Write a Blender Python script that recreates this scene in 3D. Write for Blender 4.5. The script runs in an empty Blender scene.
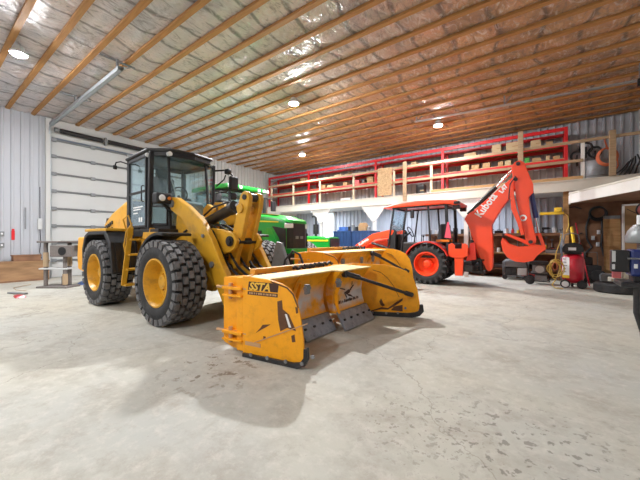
import bpy, bmesh, math, random
from mathutils import Vector, Matrix
C = bpy.context.scene.collection
R = math.radians
random.seed(7)
PI = math.pi
CS, CC, CH, CF = math.sin(R(36)), math.cos(R(36)), 1.35, 300.0

def xa(px, Y):            # world X of an image column at depth Y
    u = (px-320)/CF
    return Y*(CC*u-CS)/(CS*u+CC)
def at(px, py, Y):
    u = (px-320)/CF
    t = Y/(CS*u+CC)
    return Vector((t*(CC*u-CS), Y, CH+(240-py)*t/CF))

# ---------------------------------------------------------------- materials
def mat(name, col, rough=.5, metal=0.0, var=.12, scale=6.0, bump=0.0, bscale=40.0, dirt=None, coat=0.0):
    """Principled paint/rubber/metal with object-space noise variation; dirt=(colour, amount, scale)."""
    m = bpy.data.materials.new(name); m.use_nodes = True
    nt = m.node_tree; N = nt.nodes; L = nt.links
    b = N['Principled BSDF']
    b.inputs['Roughness'].default_value = rough; b.inputs['Metallic'].default_value = metal
    if coat: b.inputs['Coat Weight'].default_value = coat
    tc = N.new('ShaderNodeTexCoord')
    no = N.new('ShaderNodeTexNoise'); no.inputs['Scale'].default_value = scale; no.inputs['Detail'].default_value = 6
    L.new(tc.outputs['Object'], no.inputs['Vector'])
    mx = N.new('ShaderNodeMix'); mx.data_type = 'RGBA'
    mx.inputs[6].default_value = [c*(1-var) for c in col]+[1]
    mx.inputs[7].default_value = [min(1, c*(1+var)) for c in col]+[1]
    L.new(no.outputs['Fac'], mx.inputs[0])
    out = mx.outputs[2]
    if dirt:
        dc, amt, ds = dirt
        n2 = N.new('ShaderNodeTexNoise'); n2.inputs['Scale'].default_value = ds; n2.inputs['Detail'].default_value = 8
        n2.inputs['Roughness'].default_value = .7
        L.new(tc.outputs['Object'], n2.inputs['Vector'])
        rp = N.new('ShaderNodeMapRange'); rp.inputs[1].default_value = .5; rp.inputs[2].default_value = .72
        rp.inputs[3].default_value = 0; rp.inputs[4].default_value = amt
        L.new(n2.outputs['Fac'], rp.inputs[0])
        m2 = N.new('ShaderNodeMix'); m2.data_type = 'RGBA'
        L.new(rp.outputs[0], m2.inputs[0]); L.new(out, m2.inputs[6]); m2.inputs[7].default_value = list(dc)+[1]
        out = m2.outputs[2]
    L.new(out, b.inputs['Base Color'])
    if bump:
        n3 = N.new('ShaderNodeTexNoise'); n3.inputs['Scale'].default_value = bscale; n3.inputs['Detail'].default_value = 5
        L.new(tc.outputs['Object'], n3.inputs['Vector'])
        bp = N.new('ShaderNodeBump'); bp.inputs['Strength'].default_value = bump; bp.inputs['Distance'].default_value = .02
        L.new(n3.outputs['Fac'], bp.inputs['Height']); L.new(bp.outputs[0], b.inputs['Normal'])
    return m

def glass(name, tint, alpha=.8, gcol=(.8, .9, .95)):
    m = bpy.data.materials.new(name); m.use_nodes = True
    N = m.node_tree.nodes; L = m.node_tree.links
    N.remove(N['Principled BSDF'])
    t = N.new('ShaderNodeBsdfTransparent'); t.inputs[0].default_value = list(tint)+[1]
    g = N.new('ShaderNodeBsdfGlossy'); g.inputs['Roughness'].default_value = .04; g.inputs[0].default_value = list(gcol)+[1]
    d = N.new('ShaderNodeBsdfDiffuse'); d.inputs[0].default_value = (.50, .75, .80, 1)  # teal diffuse share stands in for reflections on the panes
    lw = N.new('ShaderNodeLayerWeight'); lw.inputs['Blend'].default_value = .35
    fr = N.new('ShaderNodeMapRange'); fr.inputs[3].default_value = .05; fr.inputs[4].default_value = .55; L.new(lw.outputs['Facing'], fr.inputs[0])
    m0 = N.new('ShaderNodeMixShader'); m0.inputs[0].default_value = 1-alpha
    L.new(t.outputs[0], m0.inputs[1]); L.new(d.outputs[0], m0.inputs[2])
    m1 = N.new('ShaderNodeMixShader')
    L.new(fr.outputs[0], m1.inputs[0]); L.new(m0.outputs[0], m1.inputs[1]); L.new(g.outputs[0], m1.inputs[2])
    L.new(m1.outputs[0], N['Material Output'].inputs['Surface'])
    return m

def emit(name, col, s):
    m = bpy.data.materials.new(name); m.use_nodes = True
    b = m.node_tree.nodes['Principled BSDF']
    b.inputs['Base Color'].default_value = list(col)+[1]
    b.inputs['Emission Color'].default_value = list(col)+[1]; b.inputs['Emission Strength'].default_value = s
    return m

def wood(name, c1, c2, rough=.7, sc=(2, 30, 30), axis=None):
    m = bpy.data.materials.new(name); m.use_nodes = True
    N = m.node_tree.nodes; L = m.node_tree.links; b = N['Principled BSDF']
    b.inputs['Roughness'].default_value = rough
    tc = N.new('ShaderNodeTexCoord'); mp = N.new('ShaderNodeMapping'); mp.inputs['Scale'].default_value = sc
    no = N.new('ShaderNodeTexNoise'); no.inputs['Scale'].default_value = 1.2; no.inputs['Detail'].default_value = 6
    L.new(tc.outputs['Object'], mp.inputs[0]); L.new(mp.outputs[0], no.inputs['Vector'])
    cr = N.new('ShaderNodeValToRGB'); cr.color_ramp.elements[0].position = .3; cr.color_ramp.elements[1].position = .7
    cr.color_ramp.elements[0].color = list(c1)+[1]; cr.color_ramp.elements[1].color = list(c2)+[1]
    L.new(no.outputs['Fac'], cr.inputs[0]); L.new(cr.outputs[0], b.inputs['Base Color'])
    return m

RUST = (.10, .045, .02)
P = {}
P['cat'] = mat('loader_yellow_paint', (.64, .335, .02), .40, var=.12, dirt=((.25, .16, .06), .55, 5))
P['cat_rim'] = mat('wheel_rim_yellow', (.66, .34, .018), .42, dirt=((.14, .09, .04), .6, 7))
P['orange'] = mat('plow_orange_paint', (.92, .38, .004), .48, var=.08, dirt=(RUST, .22, 9))
P['orange_plain'] = mat('plow_orange_frame', (.78, .36, .03), .5, var=.1, dirt=((.5, .3, .12), .6, 4))
P['kub'] = mat('tractor_orange_paint', (.92, .07, .018), .35, var=.06, coat=.3)
P['kubred'] = mat('tractor_red_paint', (.62, .03, .02), .35, var=.08, coat=.3)
P['jd'] = mat('tractor_green_paint', (.012, .30, .035), .3, var=.08, coat=.4)
P['jdy'] = mat('stripe_yellow', (.8, .6, .03), .4)
P['black'] = mat('black_plastic', (.013, .013, .015), .45, var=.3, dirt=((.06, .055, .05), .3, 5))
P['blacksteel'] = mat('black_steel', (.03, .03, .033), .4, .3, var=.3, dirt=((.10, .09, .08), .4, 7))
P['rubber'] = mat('tyre_rubber', (.022, .022, .024), .75, var=.3, scale=9, dirt=((.10, .095, .09), .45, 6), bump=.2)
P['tread'] = mat('worn_tread_rubber', (.13, .128, .13), .85, var=.35, scale=12, dirt=((.26, .25, .24), .6, 9), bump=.3)
P['lugrub'] = mat('dark_lug_rubber', (.045, .044, .045), .85, var=.3, scale=10, dirt=((.13, .125, .12), .5, 8), bump=.2)
P['hose'] = mat('black_hose', (.02, .02, .022), .55, var=.2)
P['galv'] = mat('galvanised_steel', (.48, .53, .57), .38, .75, var=.2, scale=14)
P['grey'] = mat('grey_metal', (.22, .23, .24), .5, .3, var=.2, dirt=((.1, .08, .06), .4, 8))
P['lgrey'] = mat('light_grey_plastic', (.55, .56, .56), .5)
P['dullsteel'] = mat('dull_grey_steel', (.16, .165, .17), .65, var=.2)
P['chrome'] = mat('chrome_rod', (.75, .76, .78), .15, 1.0, var=.05)
P['white'] = mat('white_painted_wood', (.72, .70, .66), .6, var=.06, dirt=((.5, .45, .38), .4, 3))
P['cream'] = mat('cream_painted_beam', (.62, .585, .50), .6, var=.05, dirt=((.55, .48, .38), .4, 2))
P['steelwall'] = mat('white_ribbed_steel', (.45, .465, .505), .45, var=.05, scale=1.2, dirt=((.45, .43, .42), .35, 1.6))
P['creamwall'] = mat('ivory_ribbed_steel', (.52, .52, .51), .45, var=.05, scale=1.2, dirt=((.5, .47, .43), .35, 1.6))
P['doorpanel'] = mat('garage_door_panel', (.50, .505, .50), .5, var=.05, scale=2, dirt=((.48, .46, .43), .35, 1.2))
P['cut'] = mat('cutting_edge_steel', (.30, .32, .37), .45, .5, var=.35, scale=10, dirt=((.09, .06, .05), .6, 12))
P['rackred'] = mat('rack_red_paint', (.60, .015, .02), .4, var=.08)
P['pine'] = wood('pine_board', (.42, .235, .09), (.56, .34, .15))
P['rail'] = wood('weathered_rail_board', (.29, .195, .105), (.42, .30, .18))
P['ply'] = wood('plywood_sheet', (.30, .16, .055), (.48, .28, .12), sc=(2, 3, 9))
P['oldply'] = wood('dark_stained_plywood', (.16, .075, .038), (.27, .135, .07), sc=(3, 3, 3))
P['binply'] = wood('weathered_bin_plywood', (.17, .09, .04), (.38, .22, .11), sc=(2, 1.2, 5))
P['osb'] = wood('strand_board', (.28, .17, .08), (.55, .38, .2), sc=(14, 14, 14))
P['joist'] = wood('ceiling_batten_pine', (.36, .17, .055), (.50, .26, .09), sc=(2, 20, 20))
P['card'] = mat('cardboard', (.40, .245, .115), .8, var=.12)
P['card2'] = mat('pale_cardboard', (.50, .38, .22), .8, var=.12)
P['bluebin'] = mat('blue_plastic_crate', (.025, .07, .20), .5, var=.15)
P['bluelid'] = mat('blue_plastic_lid', (.05, .14, .42), .5)
P['compred'] = mat('compressor_red_paint', (.50, .012, .03), .3, var=.08, coat=.3)
P['label'] = mat('white_label', (.78, .80, .82), .5, var=.03)
P['yellow'] = mat('bright_yellow', (.75, .50, .03), .45)
P['yhose'] = mat('yellow_hose', (.62, .42, .08), .5, var=.25)
P['ohose'] = mat('orange_hose', (.55, .14, .06), .5)
P['pink'] = mat('pink_emblem', (.85, .10, .16), .5)
P['rose'] = mat('faded_red_plastic', (.62, .16, .17), .5)
P['beige'] = mat('beige_plastic', (.62, .58, .47), .6)
P['bluemachine'] = mat('dark_blue_paint', (.015, .03, .16), .35, coat=.3)
P['greyfab'] = mat('grey_carpet', (.17, .15, .14), .95, var=.25, scale=30)
P['rope'] = mat('sisal_rope', (.40, .29, .18), .9, var=.2, scale=60)
P['green'] = mat('green_box', (.05, .35, .06), .5)
P['decal'] = mat('dark_brown_decal', (.055, .018, .012), .6, var=.3)
P['decaltxt'] = mat('yellow_decal_lettering', (.85, .52, .06), .5, var=.03)
P['tan'] = mat('tan_lettering', (.55, .32, .16), .5, var=.03)
P['wht'] = mat('white_decal', (.85, .84, .84), .4, var=.02)
P['rustm'] = mat('rusty_scrape', (.12, .05, .022), .8, var=.4, scale=25)
P['dash'] = mat('grey_dashboard', (.33, .34, .35), .6)
P['seat'] = mat('seat_fabric', (.03, .03, .034), .85)
P['head'] = mat('headlamp_lens', (.78, .80, .80), .12, .2, var=.05)
P['glass'] = glass('cab_glass', (.90, .965, .97), .96)
P['glassc'] = glass('clear_windscreen', (.86, .92, .94), .8)
P['amber'] = mat('amber_lens', (.8, .22, .02), .3)
P['tanpost'] = mat('tan_painted_post', (.52, .43, .30), .6)
P['greydome'] = mat('grey_dome_paint', (.17, .18, .18), .4, .2)
P['window'] = emit('glowing_white_panel', (.80, .90, 1.0), 1.1)  # added glow for the bright white board on the back wall
P['lens'] = emit('lit_lamp_lens', (1.0, .97, .90), 30.0)
P['tube'] = emit('lit_tube', (.85, .90, 1.0), 6.0)

# ---------------------------------------------------------------- mesh builder
class M:
    def __init__(s, org=(0, 0, 0)):
        s.bm = bmesh.new(); s.org = Vector(org)
    def _v(s, p): return s.bm.verts.new(Vector(p)-s.org)
    def _f(s, vs):
        try: return s.bm.faces.new(vs)
        except ValueError: return None
    def bx(s, x0, x1, y0, y1, z0, z1):
        v = [s._v((x, y, z)) for z in (z0, z1) for y in (y0, y1) for x in (x0, x1)]
        for f in ((0, 2, 3, 1), (4, 5, 7, 6), (0, 1, 5, 4), (2, 6, 7, 3), (0, 4, 6, 2), (1, 3, 7, 5)):
            s._f([v[i] for i in f])
        return s
    def ob(s, c, ex, ey, ez):      # oriented box from half vectors
        c, ex, ey, ez = map(Vector, (c, ex, ey, ez))
        v = [s._v(c+i*ex+j*ey+k*ez) for k in (-1, 1) for j in (-1, 1) for i in (-1, 1)]
        for f in ((0, 2, 3, 1), (4, 5, 7, 6), (0, 1, 5, 4), (2, 6, 7, 3), (0, 4, 6, 2), (1, 3, 7, 5)):
            s._f([v[i] for i in f])
        return s
    def bar(s, p0, p1, w, t, up=(0, 0, 1)):   # rectangular bar between two points
        p0, p1 = Vector(p0), Vector(p1); d = p1-p0; l = d.length; d.normalize()
        a = d.cross(Vector(up))
        if a.length < 1e-4: a = d.cross(Vector((1, 0, 0)))
        a.normalize(); b = a.cross(d)
        return s.ob((p0+p1)/2, d*l/2, a*w/2, b*t/2)
    def cyl(s, p0, p1, r0, r1=None, n=18, caps=True):
        if r1 is None: r1 = r0
        p0, p1 = Vector(p0), Vector(p1); d = (p1-p0).normalized()
        a = d.orthogonal().normalized(); b = d.cross(a)
        A, B = [], []
        for i in range(n):
            t = 2*PI*i/n; e = a*math.cos(t)+b*math.sin(t)
            A.append(s._v(p0+e*r0)); B.append(s._v(p1+e*r1))
        for i in range(n): s._f([A[i], A[(i+1) % n], B[(i+1) % n], B[i]])
        if caps: s._f(A[::-1]); s._f(B)
        return s
    def tube(s, path, r, n=8, closed=False):
        pts = [Vector(p) for p in path]; k = len(pts); rings = []
        prev = None
        for i, p in enumerate(pts):
            if closed: d = pts[(i+1) % k]-pts[i-1]
            else: d = pts[min(i+1, k-1)]-pts[max(i-1, 0)]
            d.normalize()
            a = d.orthogonal().normalized() if prev is None else (prev-d*prev.dot(d)).normalized()
            prev = a; b = d.cross(a)
            rings.append([s._v(p+(a*math.cos(2*PI*j/n)+b*math.sin(2*PI*j/n))*r) for j in range(n)])
        for i in range(k if closed else k-1):
            A, B = rings[i], rings[(i+1) % k]
            for j in range(n): s._f([A[j], A[(j+1) % n], B[(j+1) % n], B[j]])
        if not closed: s._f(rings[0][::-1]); s._f(rings[-1])
        return s
    def prism(s, poly, a0, a1, axis='y'):
        def pt(p, a):
            return {'y': (p[0], a, p[1]), 'x': (a, p[0], p[1]), 'z': (p[0], p[1], a)}[axis]
        A = [s._v(pt(p, a0)) for p in poly]; B = [s._v(pt(p, a1)) for p in poly]
        n = len(poly)
        for i in range(n): s._f([A[i], A[(i+1) % n], B[(i+1) % n], B[i]])
        s._f(A[::-1]); s._f(B)
        return s
    def loft(s, rings, closed=True, caps=True):
        V = [[s._v(p) for p in r] for r in rings]; n = len(V[0])
        for A, B in zip(V, V[1:]):
            for j in range(n if closed else n-1): s._f([A[j], A[(j+1) % n], B[(j+1) % n], B[j]])
        if caps and closed: s._f(V[0][::-1]); s._f(V[-1])
        return s
    def lathe(s, prof, c, axis=(0, 1, 0), n=32, close=False):   # prof: (radius, offset along axis)
        c = Vector(c); d = Vector(axis).normalized(); a = d.orthogonal().normalized(); b = d.cross(a)
        V = []
        for r, t in prof:
            if r < 1e-5: V.append([s._v(c+d*t)])
            else: V.append([s._v(c+d*t+(a*math.cos(2*PI*i/n)+b*math.sin(2*PI*i/n))*r) for i in range(n)])
        pr = list(zip(V, V[1:]))
        if close: pr.append((V[-1], V[0]))
        for A, B in pr:
            for i in range(n):
                j = (i+1) % n
                if len(A) == 1 and len(B) == 1: continue
                if len(A) == 1: s._f([A[0], B[j], B[i]])
                elif len(B) == 1: s._f([A[i], A[j], B[0]])
                else: s._f([A[i], A[j], B[j], B[i]])
        return s
    def ball(s, c, rx, ry=None, rz=None, n=14):
        ry = ry or rx; rz = rz or rx; c = Vector(c); k = n//2
        prof = []
        rows = []
        for i in range(1, k):
            t = PI*i/k
            rows.append([s._v(c+Vector((rx*math.sin(t)*math.cos(2*PI*j/n), ry*math.sin(t)*math.sin(2*PI*j/n), rz*math.cos(t)))) for j in range(n)])
        top, bot = s._v(c+Vector((0, 0, rz))), s._v(c-Vector((0, 0, rz)))
        for j in range(n):
            s._f([top, rows[0][j], rows[0][(j+1) % n]]); s._f([bot, rows[-1][(j+1) % n], rows[-1][j]])
            for A, B in zip(rows, rows[1:]): s._f([A[j], B[j], B[(j+1) % n], A[(j+1) % n]])
        return s
    def build(s, name, m, parent=None, bevel=0.0, smooth=False):
        bmesh.ops.recalc_face_normals(s.bm, faces=s.bm.faces)
        me = bpy.data.meshes.new(name); s.bm.to_mesh(me); s.bm.free()
        o = bpy.data.objects.new(name, me); C.objects.link(o)
        me.materials.append(P[m] if isinstance(m, str) else m)
        if parent: o.parent = parent
        elif s.org.length: o.location = s.org
        if bevel:
            b = o.modifiers.new('bevel', 'BEVEL'); b.width = bevel; b.segments = 2; b.limit_method = 'ANGLE'; b.angle_limit = R(40)
        if smooth:
            for p in me.polygons: p.use_smooth = True
            me.set_sharp_from_angle(angle=R(38))
        return o

def tag(o, label, cat, group=None):
    o['label'] = label; o['category'] = cat
    if group: o['group'] = group
    return o
def thing(name, label, cat, loc=(0, 0, 0), rz=0, group=None):
    o = bpy.data.objects.new(name, None); C.objects.link(o)
    o.location = loc; o.rotation_euler = (0, 0, rz); o.empty_display_size = .2
    return tag(o, label, cat, group)
def struct(name, mb, m, parent=None, **k):
    o = mb.build(name, m, parent, **k)
    if not parent: o['kind'] = 'structure'
    return o
def copy_tree(o, parent=None):
    c = o.copy(); C.objects.link(c)
    if parent: c.parent = parent
    for ch in [x for x in bpy.data.objects if x.parent == o]: copy_tree(ch, c)
    return c
def text_mesh(name, s, size, m, parent, origin, xdir, ydir, shear=0.0, bold=0.0, ext=.002, sx=1.0):
    cu = bpy.data.curves.new(name, 'FONT'); cu.body = s; cu.size = size; cu.shear = shear; cu.offset = bold; cu.extrude = ext
    cu.resolution_u = 3
    t = bpy.data.objects.new(name+'_c', cu); C.objects.link(t)
    bpy.context.view_layer.update()
    me = bpy.data.meshes.new_from_object(t.evaluated_get(bpy.context.evaluated_depsgraph_get()))
    bpy.data.objects.remove(t); bpy.data.curves.remove(cu)
    X = Vector(xdir).normalized(); Y = Vector(ydir).normalized(); Z = X.cross(Y)
    mt = Matrix((( X.x*sx, Y.x, Z.x, origin[0]), (X.y*sx, Y.y, Z.y, origin[1]), (X.z*sx, Y.z, Z.z, origin[2]), (0, 0, 0, 1)))
    me.transform(mt); me.materials.clear(); me.materials.append(P[m])
    o = bpy.data.objects.new(name, me); C.objects.link(o); o.parent = parent
    return o

def wheel(parent, org, c, rad, w, rimr, side, lug, rimmat, name='wheel', ang0=0.0):
    """One wheel: rim mesh with tyre and hub below it; side -1: outer face looks to -Y."""
    c = Vector(c); ax = Vector((0, side, 0)); h = w/2
    rm = M(org).lathe([(rimr+.01, h*.88), (rimr+.012, h*.96), (rimr-.012, h*.98), (rimr-.03, h*.80), (rimr*.86, h*.45), (rimr*.80, h*.10),
                       (rimr*.48, h*.05), (rimr*.42, h*.30), (0, h*.32)], c, ax, 40)
    rm.lathe([(rimr+.01, h*.88), (rimr+.01, -h*.9), (rimr*.8, -h*.9), (0, -h*.5)], c, ax, 40)
    rim = rm.build(name, rimmat, parent, smooth=True)
    b = M(org)
    b.lathe([(rimr*.30, h*.30), (rimr*.30, h*.50), (rimr*.22, h*.56), (0, h*.56)], c, ax, 20)
    for i in range(10):
        t = 2*PI*i/10; e = Vector((math.cos(t), 0, math.sin(t)))
        b.cyl(c+ax*h*.3+e*rimr*.36, c+ax*h*.40+e*rimr*.36, rimr*.035, n=6)
    b.build('hub', rimmat, rim, smooth=True)
    t = M(org)
    R0 = rad-.05
    t.lathe([(rimr, -h*.86), (rimr+.03, -h*.98), ((rimr+R0)/2, -h*1.04), (R0-.06, -h*.98), (R0-.012, -h*.84), (R0, -h*.5), (R0+.004, 0), (R0, h*.5),
             (R0-.012, h*.84), (R0-.06, h*.98), ((rimr+R0)/2, h*1.04), (rimr+.03, h*.98), (rimr, h*.86)], c, Vector((0, 1, 0)), 48)
    tyre = t.build('tire', 'rubber', rim, smooth=True)
    g = M(org)
    if lug == 'block':
        n = 26
        for k in range(5):
            for i in range(n):
                a = 2*PI*(i+(.5 if k % 2 else 0))/n+ang0
                e = Vector((math.cos(a), 0, math.sin(a))); tt = Vector((-math.sin(a), 0, math.cos(a)))
                y = (-.8+.4*k)*h*.98
                g.ob(c+Vector((0, y, 0))+e*(rad-.026), tt*(PI*rad/n*.68), Vector((0, h*.142, 0)), e*.026)
        for sgn in (-1, 1):
            for i in range(n):
                a = 2*PI*(i+(.5 if sgn > 0 else 0))/n+ang0
                e = Vector((math.cos(a), 0, math.sin(a))); tt = Vector((-math.sin(a), 0, math.cos(a)))
                g.ob(c+Vector((0, sgn*h*.96, 0))+e*(rad-.065), tt*(PI*rad/n*.62), Vector((0, h*.06, 0)), e*.045)
    else:
        n = 20
        for sgn in (-1, 1):
            for i in range(n):
                a = 2*PI*(i+(.5 if sgn > 0 else 0))/n+ang0
                for q in range(3):
                    f = (q+.5)/3
                    aa = a+.28*f/rad*.6*(1 if lug == 'bar' else -1)
                    e = Vector((math.cos(aa), 0, math.sin(aa))); tt = Vector((-math.sin(aa), 0, math.cos(aa)))
                    dv = (Vector((0, sgn*h/3, 0))+tt*.28*.2).normalized()
                    drop = .012*f*f*2
                    g.ob(c+Vector((0, sgn*h*f, 0))+e*(rad-.02-drop), dv*h*.19, dv.cross(e).normalized()*.032, e*.02)
                e = Vector((math.cos(aa+.03), 0, math.sin(aa+.03))); tt = Vector((-math.sin(aa), 0, math.cos(aa)))
                g.ob(c+Vector((0, sgn*h*.98, 0))+e*(rad-.09), tt*.032, Vector((0, h*.07, 0)), e*.05)
    g.build('tread', 'tread' if lug == 'block' else 'lugrub', tyre)
    return rim

# ---------------------------------------------------------------- the room
XL, XR, YB, YF, HC = -14.1, 2.75, 14.5, -5.2, 5.7
fl = bpy.data.materials.new('concrete_floor'); fl.use_nodes = True
N = fl.node_tree.nodes; L = fl.node_tree.links; b = N['Principled BSDF']
b.inputs['Roughness'].default_value = .5
tc = N.new('ShaderNodeTexCoord')
def nz(scale, detail=6, rough=.6):
    n = N.new('ShaderNodeTexNoise'); n.inputs['Scale'].default_value = scale; n.inputs['Detail'].default_value = detail
    n.inputs['Roughness'].default_value = rough; L.new(tc.outputs['Object'], n.inputs['Vector']); return n
def mixc(fac, a, c):
    m = N.new('ShaderNodeMix'); m.data_type = 'RGBA'
    L.new(fac, m.inputs[0])
    for k, v in ((6, a), (7, c)):
        if isinstance(v, tuple): m.inputs[k].default_value = v+(1,)
        else: L.new(v, m.inputs[k])
    return m.outputs[2]
def rng(o, a, c, lo=0, hi=1):
    r = N.new('ShaderNodeMapRange'); r.inputs[1].default_value = a; r.inputs[2].default_value = c
    r.inputs[3].default_value = lo; r.inputs[4].default_value = hi; L.new(o, r.inputs[0]); return r.outputs[0]
base = mixc(rng(nz(.35, 3).outputs['Fac'], .35, .65), (.475, .452, .372), (.435, .438, .405))
base = mixc(rng(nz(1.7, 8, .7).outputs['Fac'], .48, .70, 0, .85), base, (.31, .28, .235))
base = mixc(rng(nz(9, 8, .75).outputs['Fac'], .5, .72, 0, .6), base, (.62, .59, .53))
base = mixc(rng(nz(5, 9, .8).outputs['Fac'], .53, .70, 0, .75), base, (.34, .31, .265))
base = mixc(rng(nz(26, 4, .7).outputs['Fac'], .66, .72, 0, .45), base, (.25, .21, .17))
# hairline cracks
vo = N.new('ShaderNodeTexVoronoi'); vo.feature = 'DISTANCE_TO_EDGE'; vo.inputs['Scale'].default_value = .33
wm = N.new('ShaderNodeVectorMath'); wm.operation = 'ADD'
ns = nz(1.2, 6); sc = N.new('ShaderNodeVectorMath'); sc.operation = 'SCALE'; sc.inputs['Scale'].default_value = .9
L.new(ns.outputs['Color'], sc.inputs[0]); L.new(tc.outputs['Object'], wm.inputs[0]); L.new(sc.outputs[0], wm.inputs[1]); L.new(wm.outputs[0], vo.inputs['Vector'])
base = mixc(rng(vo.outputs['Distance'], .0, .003, .55, 0), base, (.18, .15, .12))
# spilled oil spots near the front right
def spot(cx, cy, r, s, amt, col, base):
    d = N.new('ShaderNodeVectorMath'); d.operation = 'DISTANCE'; d.inputs[1].default_value = (cx, cy, 0); L.new(tc.outputs['Object'], d.inputs[0])
    a = rng(d.outputs['Value'], r*.35, r, 1, 0)
    n = rng(nz(s, 6, .6).outputs['Fac'], .575, .61, 0, amt)
    mm = N.new('ShaderNodeMath'); mm.operation = 'MULTIPLY'; L.new(a, mm.inputs[0]); L.new(n, mm.inputs[1])
    return mixc(mm.outputs[0], base, col)
base = spot(-.05, 2.35, .95, 13, .55, (.10, .085, .07), base)
base = spot(-.7, 2.2, .7, 18, .5, (.12, .10, .08), base)
base = spot(-2.75, 1.95, .75, 8, .7, (.13, .09, .05), base)
base = spot(-1.0, 6.0, 3.2, 2.2, .35, (.36, .35, .34), base)
L.new(base, b.inputs['Base Color'])
L.new(rng(nz(3, 5).outputs['Fac'], .3, .7, .58, .8), b.inputs['Roughness'])
b.inputs['Specular IOR Level'].default_value = .3
bp = N.new('ShaderNodeBump'); bp.inputs['Strength'].default_value = .12; bp.inputs['Distance'].default_value = .01
L.new(nz(60, 4).outputs['Fac'], bp.inputs['Height']); L.new(bp.outputs[0], b.inputs['Normal'])
struct('floor', M().bx(XL-.1, XR+.1, YF-.1, YB+.1, -.12, 0), fl)

# ceiling: clear plastic stapled over insulation, sagging between the battens
ce = bpy.data.materials.new('plastic_over_insulation'); ce.use_nodes = True
N = ce.node_tree.nodes; L = ce.node_tree.links; b = N['Principled BSDF']
tc = N.new('ShaderNodeTexCoord')
b.inputs['Roughness'].default_value = .28
b.inputs['Coat Weight'].default_value = .35; b.inputs['Coat Roughness'].default_value = .12
grey = mixc(rng(nz(.9, 6, .6).outputs['Fac'], .38, .66), (.78, .68, .67), (.50, .50, .54))
warm_tint = mixc(rng(nz(1.1, 6, .6).outputs['Fac'], .35, .68), (.58, .33, .18), (.32, .195, .13))
sx = N.new('ShaderNodeSeparateXYZ'); L.new(tc.outputs['Object'], sx.inputs[0])
ad = N.new('ShaderNodeMath'); ad.operation = 'MULTIPLY_ADD'; ad.inputs[1].default_value = .75; L.new(sx.outputs['X'], ad.inputs[0])
L.new(sx.outputs['Y'], ad.inputs[2])
ad2 = N.new('ShaderNodeMath'); ad2.operation = 'MULTIPLY_ADD'; ad2.inputs[1].default_value = 5.0
L.new(nz(.5, 4).outputs['Fac'], ad2.inputs[0]); L.new(ad.outputs[0], ad2.inputs[2])
cc = mixc(rng(ad2.outputs[0], 2.5, 8.5), grey, warm_tint)  # warmer light towards the back right put into the colour as brown
cc = mixc(rng(nz(2.6, 7, .7).outputs['Fac'], .56, .66, 0, .6), cc, (.17, .15, .14))
cc = mixc(rng(nz(4.5, 7, .75).outputs['Fac'], .60, .70, 0, .6), cc, (.75, .73, .74))
wv = N.new('ShaderNodeTexWave'); wv.wave_type = 'BANDS'; wv.bands_direction = 'X'; wv.inputs['Scale'].default_value = .42
wv.inputs['Distortion'].default_value = 5.0; wv.inputs['Detail'].default_value = 3; wv.inputs['Detail Scale'].default_value = .9
L.new(tc.outputs['Object'], wv.inputs['Vector'])
cc = mixc(rng(wv.outputs['Fac'], .0, .06, .75, 0), cc, (.10, .085, .08))
mpw = N.new('ShaderNodeMapping'); mpw.inputs['Scale'].default_value = (6, 2.4, 1); L.new(tc.outputs['Object'], mpw.inputs[0])
nw = N.new('ShaderNodeTexNoise'); nw.inputs['Scale'].default_value = 1; nw.inputs['Detail'].default_value = 6; nw.inputs['Distortion'].default_value = 2.2; L.new(mpw.outputs[0], nw.inputs['Vector'])
cc = mixc(rng(nw.outputs['Fac'], .54, .68, 0, .55), cc, (.74, .72, .74))  # sheen on the plastic creases painted in as pale streaks
cc = mixc(rng(nw.outputs['Fac'], .44, .32, 0, .55), cc, (.17, .155, .155))  # shade between the creases painted in as dark pockets
L.new(cc, b.inputs['Base Color'])
def wrinkle(sc, d, st, prev=None):
    mp = N.new('ShaderNodeMapping'); mp.inputs['Scale'].default_value = sc; L.new(tc.outputs['Object'], mp.inputs[0])
    n = N.new('ShaderNodeTexNoise'); n.inputs['Scale'].default_value = 1; n.inputs['Detail'].default_value = 4; n.inputs['Distortion'].default_value = 1.5
    L.new(mp.outputs[0], n.inputs['Vector'])
    bp = N.new('ShaderNodeBump'); bp.inputs['Strength'].default_value = st; bp.inputs['Distance'].default_value = d
    L.new(n.outputs['Fac'], bp.inputs['Height'])
    if prev: L.new(prev.outputs[0], bp.inputs['Normal'])
    return bp
w1 = wrinkle((2.2, 1.6, 1), .12, .9); w2 = wrinkle((9, 5, 1), .04, .8, w1)
L.new(w2.outputs[0], b.inputs['Normal'])
SP = .615; Y0J = 1.32
mb = M()
nx, ny = 130, 165
grid = []
for j in range(ny+1):
    y = YF+(YB-YF)*j/ny; row = []
    for i in range(nx+1):
        x = XL+(XR-XL)*i/nx
        ph = ((y-Y0J)/SP) % 1.0
        bat = abs(((x-.25*math.sin(y*.9)) / 1.22) % 1.0-.5)*2          # transverse seam where batts meet
        sag = .055*math.sin(PI*ph)*(.6+.4*math.sin(x*2.1+y*3))*min(1, (1-bat)*4+.15) + .010*math.sin(x*9+4*math.sin(y*5))
        row.append(mb._v((x, y, HC+.03-max(-.02, sag))))
    grid.append(row)
for j in range(ny):
    for i in range(nx): mb._f([grid[j][i], grid[j+1][i], grid[j+1][i+1], grid[j][i+1]])
struct('ceiling', mb, ce, smooth=True)
struct('roof', M().bx(XL-.2, XR+.2, YF-.2, YB+.2, HC+.12, HC+.2), 'grey')
k = 0; jy = Y0J
while jy > YF+.5: jy -= SP
while jy < YB-.1:
    k += 1
    struct('trim_%d' % k, M((0, jy, HC)).bx(XL, XR, jy-.052, jy+.052, HC-.042, HC+.02), 'joist')
    jy += SP
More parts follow.
